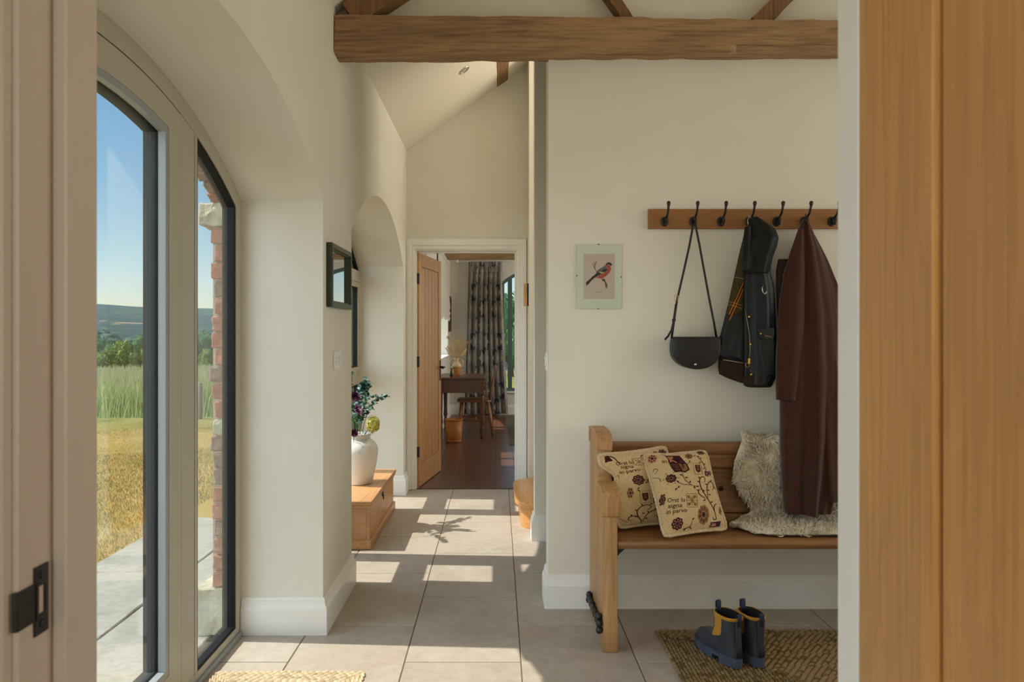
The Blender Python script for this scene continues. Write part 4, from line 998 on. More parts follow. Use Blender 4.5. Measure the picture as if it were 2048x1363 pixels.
fl_ = g.build('fleece', [wool, wool2], shs, smooth=True); fl_['kind'] = 'stuff'

# ---------------------------------------------------------------- braided jute rugs
jute = mat('jute_braid', S(158,134,98), S(142,118,84), (40,40,40), 3, .95, rnd=0, spec=.05, bump=.4, bdist=.001, bscale=600)
jute_d = mat('jute_braid_dark', S(126,102,70), S(112,90,60), (40,40,40), 3, .95, spec=.05, bump=.4, bdist=.001, bscale=600)  # darker jute for the backing and randomly scattered strands
def braid_rug(name, x0, x1, y0, y1, pitch, label, vis, seed, mats, seg=.026):
    r = empty(name, ((x0+x1)/2, (y0+y1)/2, 0), label, 'rug')
    box('backing', x0+.004, x1-.004, y0+.004, y1-.004, .0005, .005, mats[1], r)
    rg = random.Random(seed); g = G(); k = 0
    while True:
        o = pitch*(k+.5); a, b, c_, d = x0+o, x1-o, y0+o, y1-o
        if b-a < pitch or d-c_ < pitch: break
        path = [Vector((a,c_,0)), Vector((b,c_,0)), Vector((b,d,0)), Vector((a,d,0)), Vector((a,c_,0))]
        for p, q in zip(path, path[1:]):
            L = (q-p).length; n = max(1, int(L/seg)); t = (q-p).normalized(); s_ = Vector((-t.y,t.x,0))
            for i in range(n):
                c0 = p+(q-p)*((i+.5)/n)
                if not (vis[0] < c0.x < vis[1] and vis[2] < c0.y < vis[3]): continue
                ax = (t*math.cos(.34)+s_*math.sin(.34)); bx_ = Vector((-ax.y,ax.x,0))
                hl, hw = L/n*.70, pitch*.37*rg.uniform(.9,1.08); hz = .0125+rg.uniform(-.001,.0015)
                vs = [c0-ax*hl+Vector((0,0,.004)), c0-ax*hl*.4-bx_*hw+Vector((0,0,.004)), c0+ax*hl*.4-bx_*hw+Vector((0,0,.004)), c0+ax*hl+Vector((0,0,.004)), c0+ax*hl*.4+bx_*hw+Vector((0,0,.004)), c0-ax*hl*.4+bx_*hw+Vector((0,0,.004)), c0-ax*hl*.4+Vector((0,0,hz)), c0+ax*hl*.4+Vector((0,0,hz))]
                g.add(vs, [(0,1,6),(1,2,7,6),(2,3,7),(3,4,7),(4,5,6,7),(5,0,6)], 0 if rg.random() < .8 else 1)
        k += 1
    br = g.build('braid', mats, r, smooth=True); br['kind'] = 'stuff'
    return r
braid_rug('jute_rug', .690, 2.09, 1.75, 3.115, .0150, 'brown braided jute rug lying below the pew under the boots', (0.6,2.4,2.2,3.2), 3, [jute, jute_d])
jute_l = mat('pale_jute_braid', S(214,198,168), S(196,176,142), (60,90,90), 3, .95, spec=.05); jute_l2 = mat('pale_jute_dark', S(198,178,146), S(176,154,120), (60,90,90), 3, .95, spec=.05)  # second tone is a darker jute for backing and random strands
braid_rug('door_mat', -1.085, -.505, 1.55, 2.735, .0150, 'pale braided jute mat at the threshold of the arched door', (-1.2,0,2.3,2.8), 4, [jute_l, jute_l2])

# ---------------------------------------------------------------- ankle boots
rubber = mat('navy_rubber', S(58,62,70), S(48,51,58), 14, 3, .42, bump=.05, bscale=60)
sole_m = mat('blue_rubber_sole', S(74,84,104), S(62,70,88), 30, 3, .6)
mustard = mat('mustard_elastic', S(196,142,48), S(176,122,36), (300,300,300), 2, .85, bump=.3, bdist=.001)
navy_web = mat('navy_webbing', S(40,46,72), None, rough=.8); black_in = mat('boot_lining', S(16,14,14), None, rough=.9)
def make_boot(loc, ang, side):
    bt = empty('rubber_boot', loc); ca_, sa_ = math.cos(ang), math.sin(ang)
    W = lambda x, y, z: Vector((loc[0]+x*ca_-y*side*sa_, loc[1]+x*sa_+y*side*ca_, loc[2]+z*.95))
    #  z, heel x, toe x, heel half width, toe half width
    R = [(.030,-.066,.188,.037,.046),(.045,-.067,.190,.038,.047),(.060,-.066,.186,.038,.046),(.074,-.064,.172,.038,.043),(.086,-.062,.142,.038,.041),(.096,-.061,.108,.038,.040),(.108,-.059,.084,.038,.040),(.122,-.058,.070,.039,.040),(.140,-.058,.062,.040,.040),(.160,-.059,.060,.041,.041),(.180,-.060,.060,.042,.042),(.196,-.061,.061,.0425,.0425)]
    NA = 44
    def outline(z, th, off=0):
        xh, xt, wh, wt = interp(R, z); xm, hx = (xh+xt)/2, (xt-xh)/2
        c_, s_ = math.cos(th), math.sin(th); cc = math.copysign(abs(c_)**.86, c_); ss = math.copysign(abs(s_)**.86, s_)
        x = xm+(hx+off)*cc; u = min(max((x-xh)/(xt-xh),0),1); u = u*u*(3-2*u)
        return x, (wh+(wt-wh)*u+off)*ss
    zs = [.030,.037,.045,.052,.060,.067,.074,.080,.086,.091,.096,.102,.108,.115,.122,.131,.140,.150,.160,.170,.180,.188,.196]
    vs = []; fs = []
    for z in zs:
        for k in range(NA): x, y = outline(z, 2*math.pi*k/NA); vs.append(W(x, y, z+.004*(x if z > .15 else 0)))
    for i in range(len(zs)-1):
        for k in range(NA): fs.append((i*NA+k, i*NA+(k+1)%NA, (i+1)*NA+(k+1)%NA, (i+1)*NA+k))
    fs.append(tuple(range(NA))[::-1])
    fixn(mk('upper', vs, fs, rubber, bt, smooth=True))
    vs = []; fs = []
    for z, o in ((.196,-.001),(.199,-.003),(.185,-.005),(.12,-.006)):
        for k in range(NA): x, y = outline(min(z,.196), 2*math.pi*k/NA, o); vs.append(W(x,y,z))
    for i in range(3):
        for k in range(NA): fs.append((i*NA+k, i*NA+(k+1)%NA, (i+1)*NA+(k+1)%NA, (i+1)*NA+k))
    fs.append(tuple(range(3*NA,4*NA))); mk('boot_lining', vs, fs, black_in, bt, smooth=True)
    # mustard collar and side gussets
    vs = []; fs = []; prof_ = [(.186,.0005),(.187,.002),(.197,.0025),(.200,.000),(.198,-.0025),(.190,-.004)]
    for z, o in prof_:
        for k in range(NA): x, y = outline(min(z,.196), 2*math.pi*k/NA, o); vs.append(W(x,y,z))
    for i in range(len(prof_)-1):
        for k in range(NA): fs.append((i*NA+k, i*NA+(k+1)%NA, (i+1)*NA+(k+1)%NA, (i+1)*NA+k))
    mk('collar', vs, fs, mustard, bt, smooth=True)
    for sg in (1, -1):
        vs = []; n1, n2 = 12, 16
        for i in range(n2+1):
            z = .098+.096*i/n2; hwid = .46*(min(1, .25+ (i/n2)*4.5) if i < 4 else 1)*(1 if z < .15 else 1+.12*(z-.15)/.04)
            for k in range(n1+1):
                th_ = sg*(1.36+(k/n1*2-1)*hwid*.78); x, y = outline(z, th_, .0016 if 0 < k < n1 else -.0005); vs.append(W(x,y,z))
        fs = [(i*(n1+1)+k, i*(n1+1)+k+1, (i+1)*(n1+1)+k+1, (i+1)*(n1+1)+k) for i in range(n2) for k in range(n1)]
        gs = fixn(mk('side_gusset', vs, fs, mustard, bt, smooth=True))
        if sg*side > 0:
            vs = []
            for z in (.135,.168):
                for th_ in (.96,1.02): x, y = outline(z, sg*th_, .0035); vs.append(W(x,y,z))
            mk('gusset_tab', [*vs, *[q+Vector((0,.0,.0)) for q in []]], [(0,1,3,2)], navy_web, gs)
    # sole: welt, heel block, forefoot
    def slab(nm, z0, z1, off, xa, xb, par):
        th = [2*math.pi*k/NA for k in range(NA)]; out = []
        for t in th:
            x, y = outline(.045, t, off); out.append((min(max(x,xa),xb), y))
        vs = [W(x,y,z0) for x, y in out]+[W(x,y,z1) for x, y in out]
        fs = [tuple(range(NA))[::-1], tuple(range(NA,2*NA))]+[(k,(k+1)%NA,NA+(k+1)%NA,NA+k) for k in range(NA)]
        o = fixn(mk(nm, vs, fs, sole_m, par)); return autosm(o)
    so = slab('sole', .022, .034, .005, -1, 1, bt); slab('welt', .034, .038, .0025, -1, 1, so)
    slab('heel', 0, .0225, .004, -1, .004, so); slab('tread', 0, .0225, .003, .045, 1, so)
    # pull tabs front and back, heel strip
    for xx, s_ in ((.061,1), (-.062,-1)):
        px_ = [W(xx+s_*.003,0,.172), W(xx+s_*.005,0,.20), W(xx+s_*.006,0,.226), W(xx+s_*.001,0,.231), W(xx-s_*.004,0,.226), W(xx-s_*.005,0,.200), W(xx-s_*.005,0,.18)] if s_ > 0 else [W(xx-.003,0,.165), W(xx-.008,0,.20), W(xx-.010,0,.213), W(xx-.004,0,.218), W(xx+.003,0,.210), W(xx+.004,0,.19)]
        nv = W(0,1,0)-W(0,0,0)
        v, f = tubev(px_, 1, 8, flat=(.0105, .0016, nv)); fixn(mk('pull_tab', v, f, navy_web, bt, smooth=True))
    v, f = tubev([W(-.0675,0,.040), W(-.066,0,.08), W(-.0625,0,.12), W(-.0625,0,.16), W(-.065,0,.185)], 1, 8, flat=(.014,.0018, W(0,1,0)-W(0,0,0))); fixn(mk('heel_strip', v, f, rubber, bt, smooth=True))
    return bt
RZ = .0135
hb = P(1462,1334,2.79); 
b1 = make_boot((.912, 2.808, RZ), math.radians(110), 1)
tag(b1, 'navy rubber ankle boot with mustard gusset fully shown beside its pair', 'boot', 'pair of boots on the rug')
b2 = make_boot((1.008, 2.818, RZ), math.radians(104), 1)
tag(b2, 'navy rubber ankle boot partly hidden behind its pair', 'boot', 'pair of boots on the rug')
# ---------------------------------------------------------------- coat rail with seven hooks
RYF = 3.370
rail = empty('coat_rail', (P(1297,457,RYF).x+.6, RYF, P(1297,457,RYF).z), 'oak board coat rail with black iron hooks', 'coat rail')
box('board', P(1297,0,RYF).x, P(1297,0,RYF).x+1.25, RYF, YB-.0005, P(0,457,RYF).z, P(0,417.5,RYF).z, oak_x, rail, .003)
hook_src = None
for k, px in enumerate([1329.2, 1386, 1441.6, 1497.4, 1552.7, 1607.5, 1662.5, 1717]):
    c0 = P(px, 443, RYF); x, z = c0.x, c0.z
    hk = empty('coat_hook', (x, RYF, z)); hk.parent = rail; hk.location = Vector((x, RYF, z))-rail.location
    if hook_src is None:
        hook_src = []
        v, f = lathev([(1,0),(1,.3),(.9,.75),(.6,.95),(.05,1)], (0,0,0), 24, 'y')
        o = fixn(mk('backplate', [(x+q[0]*.0185, RYF-q[1]*.006, z+q[2]*.0235) for q in v], f, black_iron, hk, smooth=True)); hook_src.append(o)
        pth = [Vector((x,RYF-.003,z-.004)), Vector((x,RYF-.014,z+.012)), Vector((x+.001,RYF-.040,z+.018)), Vector((x+.001,RYF-.062,z+.032)), Vector((x,RYF-.074,z+.050)), Vector((x,RYF-.080,z+.066))]
        o = tube('upper_prong', pth, [.007,.006,.0052,.005,.0052,.0065], black_iron, hk, 10); hook_src.append(o)
        v, f = lathev([(.002,-.012),(.0068,-.008),(.0092,0),(.0085,.006),(.005,.0105),(.001,.012)], (x,RYF-.081,z+.072), 14); hook_src.append(fixn(mk('upper_ball', v, f, black_iron, hk, smooth=True)))
        pth = [Vector((x,RYF-.004,z+.004)), Vector((x,RYF-.016,z-.012)), Vector((x,RYF-.032,z-.016)), Vector((x,RYF-.041,z-.008)), Vector((x,RYF-.042,z+.002))]
        hook_src.append(tube('lower_prong', pth, [.007,.006,.0055,.0055,.006], black_iron, hk, 10))
        v, f = lathev([(.002,-.008),(.007,-.004),(.0078,.002),(.005,.008),(.001,.010)], (x,RYF-.042,z+.004), 12); hook_src.append(fixn(mk('lower_ball', v, f, black_iron, hk, smooth=True)))
    else:
        for s_ in hook_src: c_ = s_.copy(); C.objects.link(c_); c_.parent = hk

# ---------------------------------------------------------------- garments
def cloth_loft(name, rows, Y0, thick, m, parent, folds=(), n=56, steps=46, seed=0, closed_bottom=True, back=None, power=.75, tilt=0):
    """flattened hanging tube: rows (py, left px, right px); front face carries soft vertical folds (freq, amp, phase)"""
    y0, y1 = rows[0][0], rows[-1][0]; vs = []; fs = []
    for i in range(steps+1):
        py = y0+(y1-y0)*i/steps; l, r = interp(rows, py)[:2]; t = i/steps
        th = interp(thick, t)[0] if isinstance(thick, list) else thick; Yb = Y0-tilt*max(0,(py-560)/466)**1.2
        for k in range(n):
            a = 2*math.pi*k/n; c_, s_ = math.cos(a), math.sin(a)
            u = (math.copysign(abs(c_)**power, c_)+1)/2
            px = l+(r-l)*u; fo = 0
            for fq, am, ph in folds: fo += am*math.sin(fq*u*6.283+ph+.8*t)*(.25+.75*t)
            fo += .004*mnoise.noise(Vector((px*.03, py*.012, seed)))
            dep = (Yb-th*abs(s_)**.7-fo*min(1,abs(s_)*3)) if s_ >= 0 else (Yb+.004*s_)
            p = P(px, py, Yb-.03); q = Vector((p.x, dep, p.z)); vs.append(q)
    for i in range(steps):
        for k in range(n): fs.append((i*n+k, i*n+(k+1)%n, (i+1)*n+(k+1)%n, (i+1)*n+k))
    fs.append(tuple(range(n))[::-1]); fs.append(tuple(range(steps*n,(steps+1)*n)))
    return fixn(mk(name, vs, fs, m, parent, smooth=True))
brown_wool = mat('brown_wool', S(78,48,40), S(64,38,32), (160,160,160), 3, .95, bump=.3, bdist=.001, spec=.08, sheen=.25)
brown_dark = mat('brown_lining', S(52,32,28), None, rough=.8)
coat = empty('wool_coat', P(1625,1026,3.27), 'long dark brown wool coat hanging from the rail', 'coat')
YC = 3.335
cloth_loft('back_panel', [(470,1618,1634),(520,1612,1660),(600,1606,1694),(720,1600,1706),(860,1610,1712),(1000,1625,1708)], YC+.012, .03, brown_wool, coat, [(3,.010,1.0)], seed=1, tilt=.19)
cloth_loft('body', [(437,1610,1619),(446,1606,1625),(460,1602,1630),(487,1593,1640),(515,1584,1650),(560,1575,1664),(640,1568,1678),(760,1564,1684),(880,1564,1682),(960,1567,1672),(1026,1572,1660)], YC-.005, [(0,.015),(.1,.05),(.5,.085),(1,.07)], brown_wool, coat, [(2.0,.020,.6),(3.6,.011,2.0)], seed=2, tilt=.19, n=72, steps=70)
cloth_loft('sleeve', [(455,1602,1612),(490,1590,1614),(540,1573,1614),(600,1563,1612),(700,1557,1610),(770,1556,1604),(800,1557,1599)], YC-.040, [(0,.004),(.25,.035),(.5,.05),(1,.046)], brown_wool, coat, [(1.4,.008,2.4)], seed=3, tilt=.19)
cloth_loft('sleeve', [(540,1630,1640),(620,1628,1655),(700,1632,1674),(800,1640,1690),(960,1652,1698),(1003,1658,1692)], YC-.035, [(0,.004),(.4,.04),(1,.045)], brown_wool, coat, [(1.2,.008,.4)], seed=4, tilt=.19)
lap = cloth_loft('lapel', [(517,1561,1584),(540,1557,1580),(575,1557,1576),(640,1560,1574),(700,1562,1570)], YC-.012, .016, brown_dark, coat, [(1,.003,0)], seed=5, tilt=.19)
v, f = lathev([(.0075,0),(.0075,-.002),(.005,-.004),(.001,-.004)], P(1567.5,550,YC-.034), 14, 'y'); fixn(mk('button', v, f, mat('horn_button', S(96,70,52), None, rough=.3), lap))
tube('hanging_loop', [P(1612,440,YC-.05), P(1609,434,YC-.055), P(1611,428,YC-.05), P(1614,434,YC-.045), P(1616,440,YC-.04)], .002, brown_dark, coat, 6)
# waxed jacket: olive lining with orange overcheck, navy wax shell, hood
def stripes_mat(name, c0, c1, lines):
    """plain cloth with woven lines: (a,b,c,halfwidth,colour) where |a*x+b*z+c|<halfwidth"""
    m, nt, ln, b = newmat(name)
    col = ramp_node(nt, ln, noise_node(nt, ln, coords(nt, ln, (60,60,60)), 1, 3), [(.35,c0),(.65,c1)])
    sp_ = nt.new('ShaderNodeSeparateXYZ'); ln.new(nt.new('ShaderNodeNewGeometry').outputs['Position'], sp_.inputs[0])
    for a, bb, cc, hw, cl in lines:
        m1_ = nt.new('ShaderNodeMath'); m1_.operation = 'MULTIPLY_ADD'; m1_.inputs[1].default_value = a; m1_.inputs[2].default_value = cc; ln.new(sp_.outputs[0], m1_.inputs[0])
        m2_ = nt.new('ShaderNodeMath'); m2_.operation = 'MULTIPLY_ADD'; m2_.inputs[1].default_value = bb; ln.new(sp_.outputs[2], m2_.inputs[0]); ln.new(m1_.outputs[0], m2_.inputs[2])
        m3_ = nt.new('ShaderNodeMath'); m3_.operation = 'ABSOLUTE'; ln.new(m2_.outputs[0], m3_.inputs[0])
        m4_ = nt.new('ShaderNodeMath'); m4_.operation = 'LESS_THAN'; m4_.inputs[1].default_value = hw; ln.new(m3_.outputs[0], m4_.inputs[0])
        col = mix_node(nt, ln, m4_.outputs[0], col, cl)
    ln.new(col, b.inputs['Base Color']); b.inputs['Roughness'].default_value = .9; b.inputs['Specular IOR Level'].default_value = .1
    return m
YJ = 3.335
def lnf(p, q):
    p, q = P(*p, YJ-.03), P(*q, YJ-.03); d = Vector((q.x-p.x, q.z-p.z)).normalized(); return (-d.y, d.x, d.y*p.x-d.x*p.z)
orange = S(206,120,42); straw = S(150,112,70); brown_l = S(60,44,28)
L1_, L2_, L3_, L4_ = lnf((1494,546),(1456,632)), lnf((1499,548),(1461,633)), lnf((1457,602),(1493,614)), lnf((1457,608),(1493,620)); L5_ = lnf((1472,554),(1500,562))
tartan = stripes_mat('olive_tartan', S(74,68,42), S(60,56,34), [(*L1_[:2],(L1_[2]+L2_[2])/2,.0075,brown_l), (*L3_,.0016,straw), (*L4_,.0016,straw), (*L5_,.0010,S(150,146,130)), (*L1_,.0018,orange), (*L2_,.0018,orange)])
tail_m = stripes_mat('brown_tartan', S(58,46,34), S(48,40,28), [(*lnf((1489,722),(1487,765)),.002,S(106,62,34))])
wax = mat('navy_waxed_cotton', S(27,32,36), S(20,25,29), (9,9,16), 4, .5, bump=.35, bdist=.006, bscale=(14,14,9), spec=.35)
wax_d = mat('black_waxed_cotton', S(22,24,24), S(16,18,18), 10, 4, .62, bump=.3, bdist=.006, bscale=(16,16,10), spec=.25)
jac = empty('waxed_jacket', P(1500,774,3.27), 'short navy waxed jacket with tartan lining showing, hung by its hood', 'jacket')
cloth_loft('tartan_lining', [(452,1496,1508),(500,1484,1512),(554,1472,1514),(600,1462,1512),(640,1452,1510)], YJ-.006, .032, tartan, jac, [(1.0,.006,.5)], seed=6)
cloth_loft('lower_lining', [(690,1450,1506),(716,1441,1506),(735,1440,1504),(748,1442,1500),(757,1460,1498),(766,1486,1497)], YJ-.004, .030, tail_m, jac, [(1.2,.005,1)], seed=7)
tube('lining_piping', [P(1446,719,YJ-.035), P(1466,722,YJ-.045), P(1488,726,YJ-.040)], .0013, mat('white_piping', S(206,200,190), None, rough=.7), jac, 6)
cloth_loft('side_panel', [(628,1455,1510),(660,1447,1512),(706,1434,1510),(712,1438,1508),(722,1478,1504)], YJ-.010, [(0,.03),(.6,.04),(1,.036)], wax, jac, [(2.2,.006,.9)], seed=8)
cloth_loft('front_panel', [(470,1505,1550),(520,1496,1546),(545,1492,1545),(574,1489,1552),(640,1488,1555),(700,1489,1557),(752,1490,1557),(772,1492,1547)], YJ-.025, [(0,.03),(.5,.055),(1,.050)], wax, jac, [(1.4,.012,2.6),(3.3,.005,.7)], seed=9, n=64, steps=60)
cloth_loft('hem_lining', [(750,1491,1550),(768,1491,1548),(774,1497,1543)], YJ-.024, .045, tail_m, jac, [(1,.004,0)], seed=10)
cloth_loft('hood', [(433,1505,1518),(438,1502,1528),(447,1500,1541),(458,1498,1554),(475,1497,1559),(492,1494,1556),(512,1491,1549),(530,1490,1545),(546,1494,1540)], YJ-.035, [(0,.03),(.4,.075),(1,.05)], wax_d, jac, [(1.6,.012,1.2)], seed=11)
cloth_loft('hood_edge', [(452,1494,1504),(480,1490,1506),(510,1489,1508),(540,1490,1504)], YJ-.06, .03, wax_d, jac, [(1,.004,0)], seed=12)
pk = cloth_loft('pocket', [(672,1520,1553),(700,1521,1555),(735,1528,1556),(750,1538,1555)], YJ-.075, .014, wax, jac, [(1,.002,0)], seed=13)
cloth_loft('pocket_flap', [(656,1518,1553),(664,1519,1554),(674,1521,1553),(678,1526,1551)], YJ-.084, .012, wax, pk, [(1,.001,0)], seed=14, power=.5)
vs, ts = text_tris('Barbour'); x0 = min(q[0] for q in vs); x1 = max(q[0] for q in vs)
a_, b_2 = P(1531,672,YJ-.102), P(1543.5,674.5,YJ-.102); sc = (b_2-a_).length/(x1-x0)
g = G(); g.add([a_+(b_2-a_)*((q[0]-x0)/(x1-x0))+Vector((0,0,q[1]*sc)) for q in vs], ts); g.build('embroidered_lettering', mat('gold_thread', S(206,132,52), None, rough=.6), pk)
def stud(px, py, Y, par, r=.0055):
    v, f = lathev([(r,.002),(r,-.002),(r*.8,-.004),(r*.35,-.0035),(.0005,-.003)], P(px,py,Y), 16, 'y'); return fixn(mk('brass_stud', v, f, brass, par, smooth=False))
YFJ = YJ-.088
for px, py, dy in ((1498,633,.012),(1500.5,688,.006),(1502,748,.012)): stud(px, py, YFJ+dy, jac)
stud(1521.5, 666.5, YJ-.099, pk, .0045)
tube('zip', [P(1490,618,YFJ+.030), P(1494,640,YFJ+.024), P(1499,670,YFJ+.018), P(1500,700,YFJ+.016), P(1498,722,YFJ+.016)], .0016, mat('zip_tape', S(150,132,110), None, rough=.4, metal=.6), jac, 6)
zp = box('zip_puller', P(1495.5,0,YFJ).x, P(1499.5,0,YFJ).x, YFJ-.004, YFJ+.001, P(0,727,YFJ).z, P(0,716,YFJ).z, brass, jac, .001)
tube('zip_ring', [P(1494.5+3.6*math.cos(t), 730+4.5*math.sin(t), YFJ-.003) for t in [math.pi*2*i/16 for i in range(17)]], .0012, brass, zp, 6)
tube('d_ring', [P(1526,571,YFJ-.003), P(1524,576,YFJ-.006), P(1525.5,584,YFJ-.008), P(1529,587.5,YFJ-.008), P(1532,585,YFJ-.006), P(1533,580,YFJ-.003)], .0019, chrome, jac, 8)
tube('hanging_loop', [P(1497,452,YJ-.06), P(1495,440,YJ-.055), P(1499,432,YJ-.05), P(1503,440,YJ-.05)], .0018, chrome, jac, 6)

# ---------------------------------------------------------------- saddle bag
leather = mat('black_leather', S(30,28,32), S(24,22,26), 40, 3, .38, bump=.15, bscale=300, bdist=.0006, spec=.45)
YBg = 3.375
bag = empty('shoulder_bag', P(1388,738,3.34), 'small black leather saddle bag hanging by its strap from the rail', 'handbag')
def dshape(l, t, r, b, rad, n=10):
    """flat top, rounded lower corners, px units"""
    pts = [(l,t),(r,t)]
    for k in range(n+1): a = math.pi/2*k/n; pts.append((r-rad+rad*math.cos(a), b-rad*.86+rad*.86*math.sin(a)))
    for k in range(n+1): a = math.pi/2*k/n; pts.append((l+rad-rad*math.sin(a), b-rad*.86+rad*.86*math.cos(a)))
    return pts
def pxprism(name, pts, Y0, Y1, m, parent, bev):
    w = [P(x,y,3.34) for x, y in pts]; return autosm(prism(name, [(q.x,q.z) for q in w], 'y', Y0, Y1, m, parent, bev, 3))
pxprism('body', dshape(1341.5,676,1434,736,42), 3.30, 3.372, leather, bag, .008)
pxprism('flap', dshape(1344,674.5,1434.5,737,43), 3.286, 3.299, leather, bag, .005)
box('flap_fold', P(1344,0,3.34).x+.004, P(1434.5,0,3.34).x-.004, 3.288, 3.36, P(0,677,3.34).z, P(0,673.8,3.34).z+.002, leather, bag, .003)
v, f = lathev([(.0065,.001),(.0065,-.002),(.005,-.0045),(.001,-.005)], P(1390.5,728.5,3.285), 16, 'y'); fixn(mk('snap_stud', v, f, chrome, bag, smooth=True))
ht = P(1388,450,RYF-.035)
for (px, nm) in ((1342.5,'near'), (1433.5,'far')):
    tube('side_ring', [P(px+2.6*math.cos(t),680+4.2*math.sin(t),3.335) for t in [math.pi*2*i/14 for i in range(15)]], .0014, chrome, bag, 6)
nv = Vector((0,1,0))
def strap(pts, w=.0052):
    v, f = tubev(pts, 1, 8, flat=(w,.0014,Vector((1,0,.2)))); return fixn(mk('strap', v, f, leather, bag, smooth=True))
tp = [P(1384.5,460,3.327), P(1385.5,450,3.330), P(1388.5,446,3.332), P(1391.5,450,3.330), P(1393,460,3.327)]
strap([P(1343,677,3.335), P(1347,650,3.337), P(1354,600,3.335), P(1368,540,3.333), P(1379,490,3.330)]+tp+[P(1399,490,3.330), P(1408,540,3.333), P(1419,600,3.335), P(1428,645,3.337), P(1433,676,3.335)])
strap([P(1352,608,3.329), P(1350,622,3.328), P(1347.5,640,3.327), P(1343,660,3.327), P(1336,672,3.327), P(1329.5,679,3.328)], .005)
bk = tube('buckle', [P(1353+dx,596+dy,3.328) for dx, dy in ((-3,-7),(3.5,-5),(2,6),(-4.5,4),(-3,-7))], .0014, brass, bag, 6)
box('strap_keeper', P(1344.5,0,3.33).x, P(1351,0,3.33).x, 3.323, 3.337, P(0,642,3.33).z, P(0,637,3.33).z, leather, bag, .001)

# ---------------------------------------------------------------- bird print in a clip frame
YP = YB-.0005
def pz(x, y): return (1140+x/8.017, 470+y/8.017)
pic = empty('bird_picture', P(1198,617,YP), 'frameless clip picture of a red breasted bird on a twig', 'picture')
def pxbox(nm, x0, y0, x1, y1, ya, yb, m, parent, bev=0):
    a, b = P(x0,y0,3.38), P(x1,y1,3.38); return box(nm, a.x, b.x, ya, yb, b.z, a.z, m, parent, bev)
pxbox('backing_board', 1154, 489, 1242.5, 616.5, YP-.006, YP, mat('grey_board', S(120,118,110), None, rough=.8), pic)
pxbox('mount', 1153.6, 488.8, 1242.8, 616.8, YP-.0075, YP-.0061, mat('pale_green_mount', S(214,220,204), None, rough=.8), pic)
pxbox('print_paper', 1167.2, 507.3, 1229.4, 597.3, YP-.0082, YP-.0076, mat('mauve_paper', S(204,184,176), None, rough=.85), pic)
def draw(nm, pts, d, m):
    w = [P(*pz(x,y),3.38) for x, y in pts]; return prism(nm, [(q.x,q.z) for q in w], 'y', YP-.0084-d, YP-.0081-d, m, pic)
bp = dict(black=mat('print_black', S(24,22,22), None, rough=.9), grey=mat('print_grey', S(104,98,94), None, rough=.9), red=mat('print_red', S(170,76,58), None, rough=.9), pale=mat('print_pale', S(206,180,160), None, rough=.9), brown=mat('print_brown', S(96,72,50), None, rough=.9))
draw('bird_belly', [(400,690),(440,665),(520,600),(600,520),(560,490),(600,465),(650,490),(660,540),(640,590),(590,645),(540,685),(490,708),(430,706)], 0, bp['red'])
draw('bird_vent', [(385,690),(440,680),(500,700),(505,714),(450,706),(400,702)], .0003, bp['pale'])
draw('bird_back', [(415,585),(470,540),(530,510),(560,482),(585,505),(605,545),(580,570),(520,590),(470,585),(420,610)], .0003, bp['grey'])
draw('bird_wing', [(375,665),(400,630),(440,598),(480,588),(515,605),(500,620),(450,650),(415,672),(385,690)], .0006, bp['black'])
draw('bird_wing_bar', [(470,585),(520,592),(555,600),(545,610),(500,612),(478,602)], .0009, bp['pale'])
draw('bird_wing_cover', [(500,580),(545,545),(600,540),(595,560),(560,590),(520,596)], .0006, bp['black'])
draw('bird_head', [(565,480),(580,455),(600,440),(625,434),(650,440),(668,458),(676,474),(660,492),(650,488),(625,468),(595,470)], .0006, bp['black'])
draw('bird_tail', [(380,645),(400,668),(385,690),(350,720),(300,780),(268,808),(258,800),(262,775),(250,768),(262,750),(310,712)], .0009, bp['black'])
draw('twig', [(520,712),(555,706),(575,750),(600,790),(596,835),(582,858),(570,830),(565,780),(545,740),(515,728)], .0003, bp['brown'])
draw('twig', [(412,575),(420,570),(400,500),(415,460),(432,412),(426,410),(404,458),(392,418),(388,420),(398,470),(392,505),(362,448),(357,452),(385,515)], .0001, bp['brown'])
draw('bird_foot', [(505,712),(530,700),(560,706),(562,722),(540,716),(520,728)], .0008, bp['black'])
draw('caption_line', [(425,910),(500,912),(500,918),(425,916)], 0, bp['grey'])
pxbox('cover_glass', 1153.4, 488.6, 1243, 617, YP-.0118, YP-.0102, glass, pic)
for x, y, a in ((1197,488.5,0),(1196.5,616.8,0),(1153.6,551,1),(1242.6,553.5,1)):
    pxbox('clip', x-1.2 if not a else x-.8, y-.8 if not a else y-1.3, x+1.2 if not a else x+.8, y+.8 if not a else y+1.3, YP-.0125, YP-.002, black_iron, pic)

# ---------------------------------------------------------------- green framed glass on the pillar
green = mat('bottle_green_frame', S(52,60,26), S(40,48,20), 30, 3, .35)
mir = empty('framed_mirror', (XW+.015, 3.36, 1.425), 'small mirror in a dark green frame on the pillar', 'picture')
def frame_yz(nm, y0, y1, z0, z1, w, x0, x1, m, bev):
    o = [(y0,z0),(y0,z1),(y1,z1),(y1,z0)]; i_ = [(y0+w,z0+w),(y0+w,z1-w),(y1-w,z1-w),(y1-w,z0+w)]
    n = 4; v = [(x,)+p for x in (x0,x1) for p in o+i_]; f = []
    for i in range(4):
        j = (i+1) % 4; f += [(i,j,n+j,n+i),(2*n+i,3*n+i,3*n+j,2*n+j),(i,2*n+i,2*n+j,j),(n+i,n+j,3*n+j,3*n+i)]
    q = fixn(mk(nm, v, f, m, mir)); bevel_me(q.data, bev, 2); return q
frame_yz('frame', 3.15, 3.575, 1.425, 1.712, .024, XW+.0005, XW+.028, green, .003)
frame_yz('frame_slip', 3.172, 3.553, 1.447, 1.690, .008, XW+.006, XW+.020, green, .002)
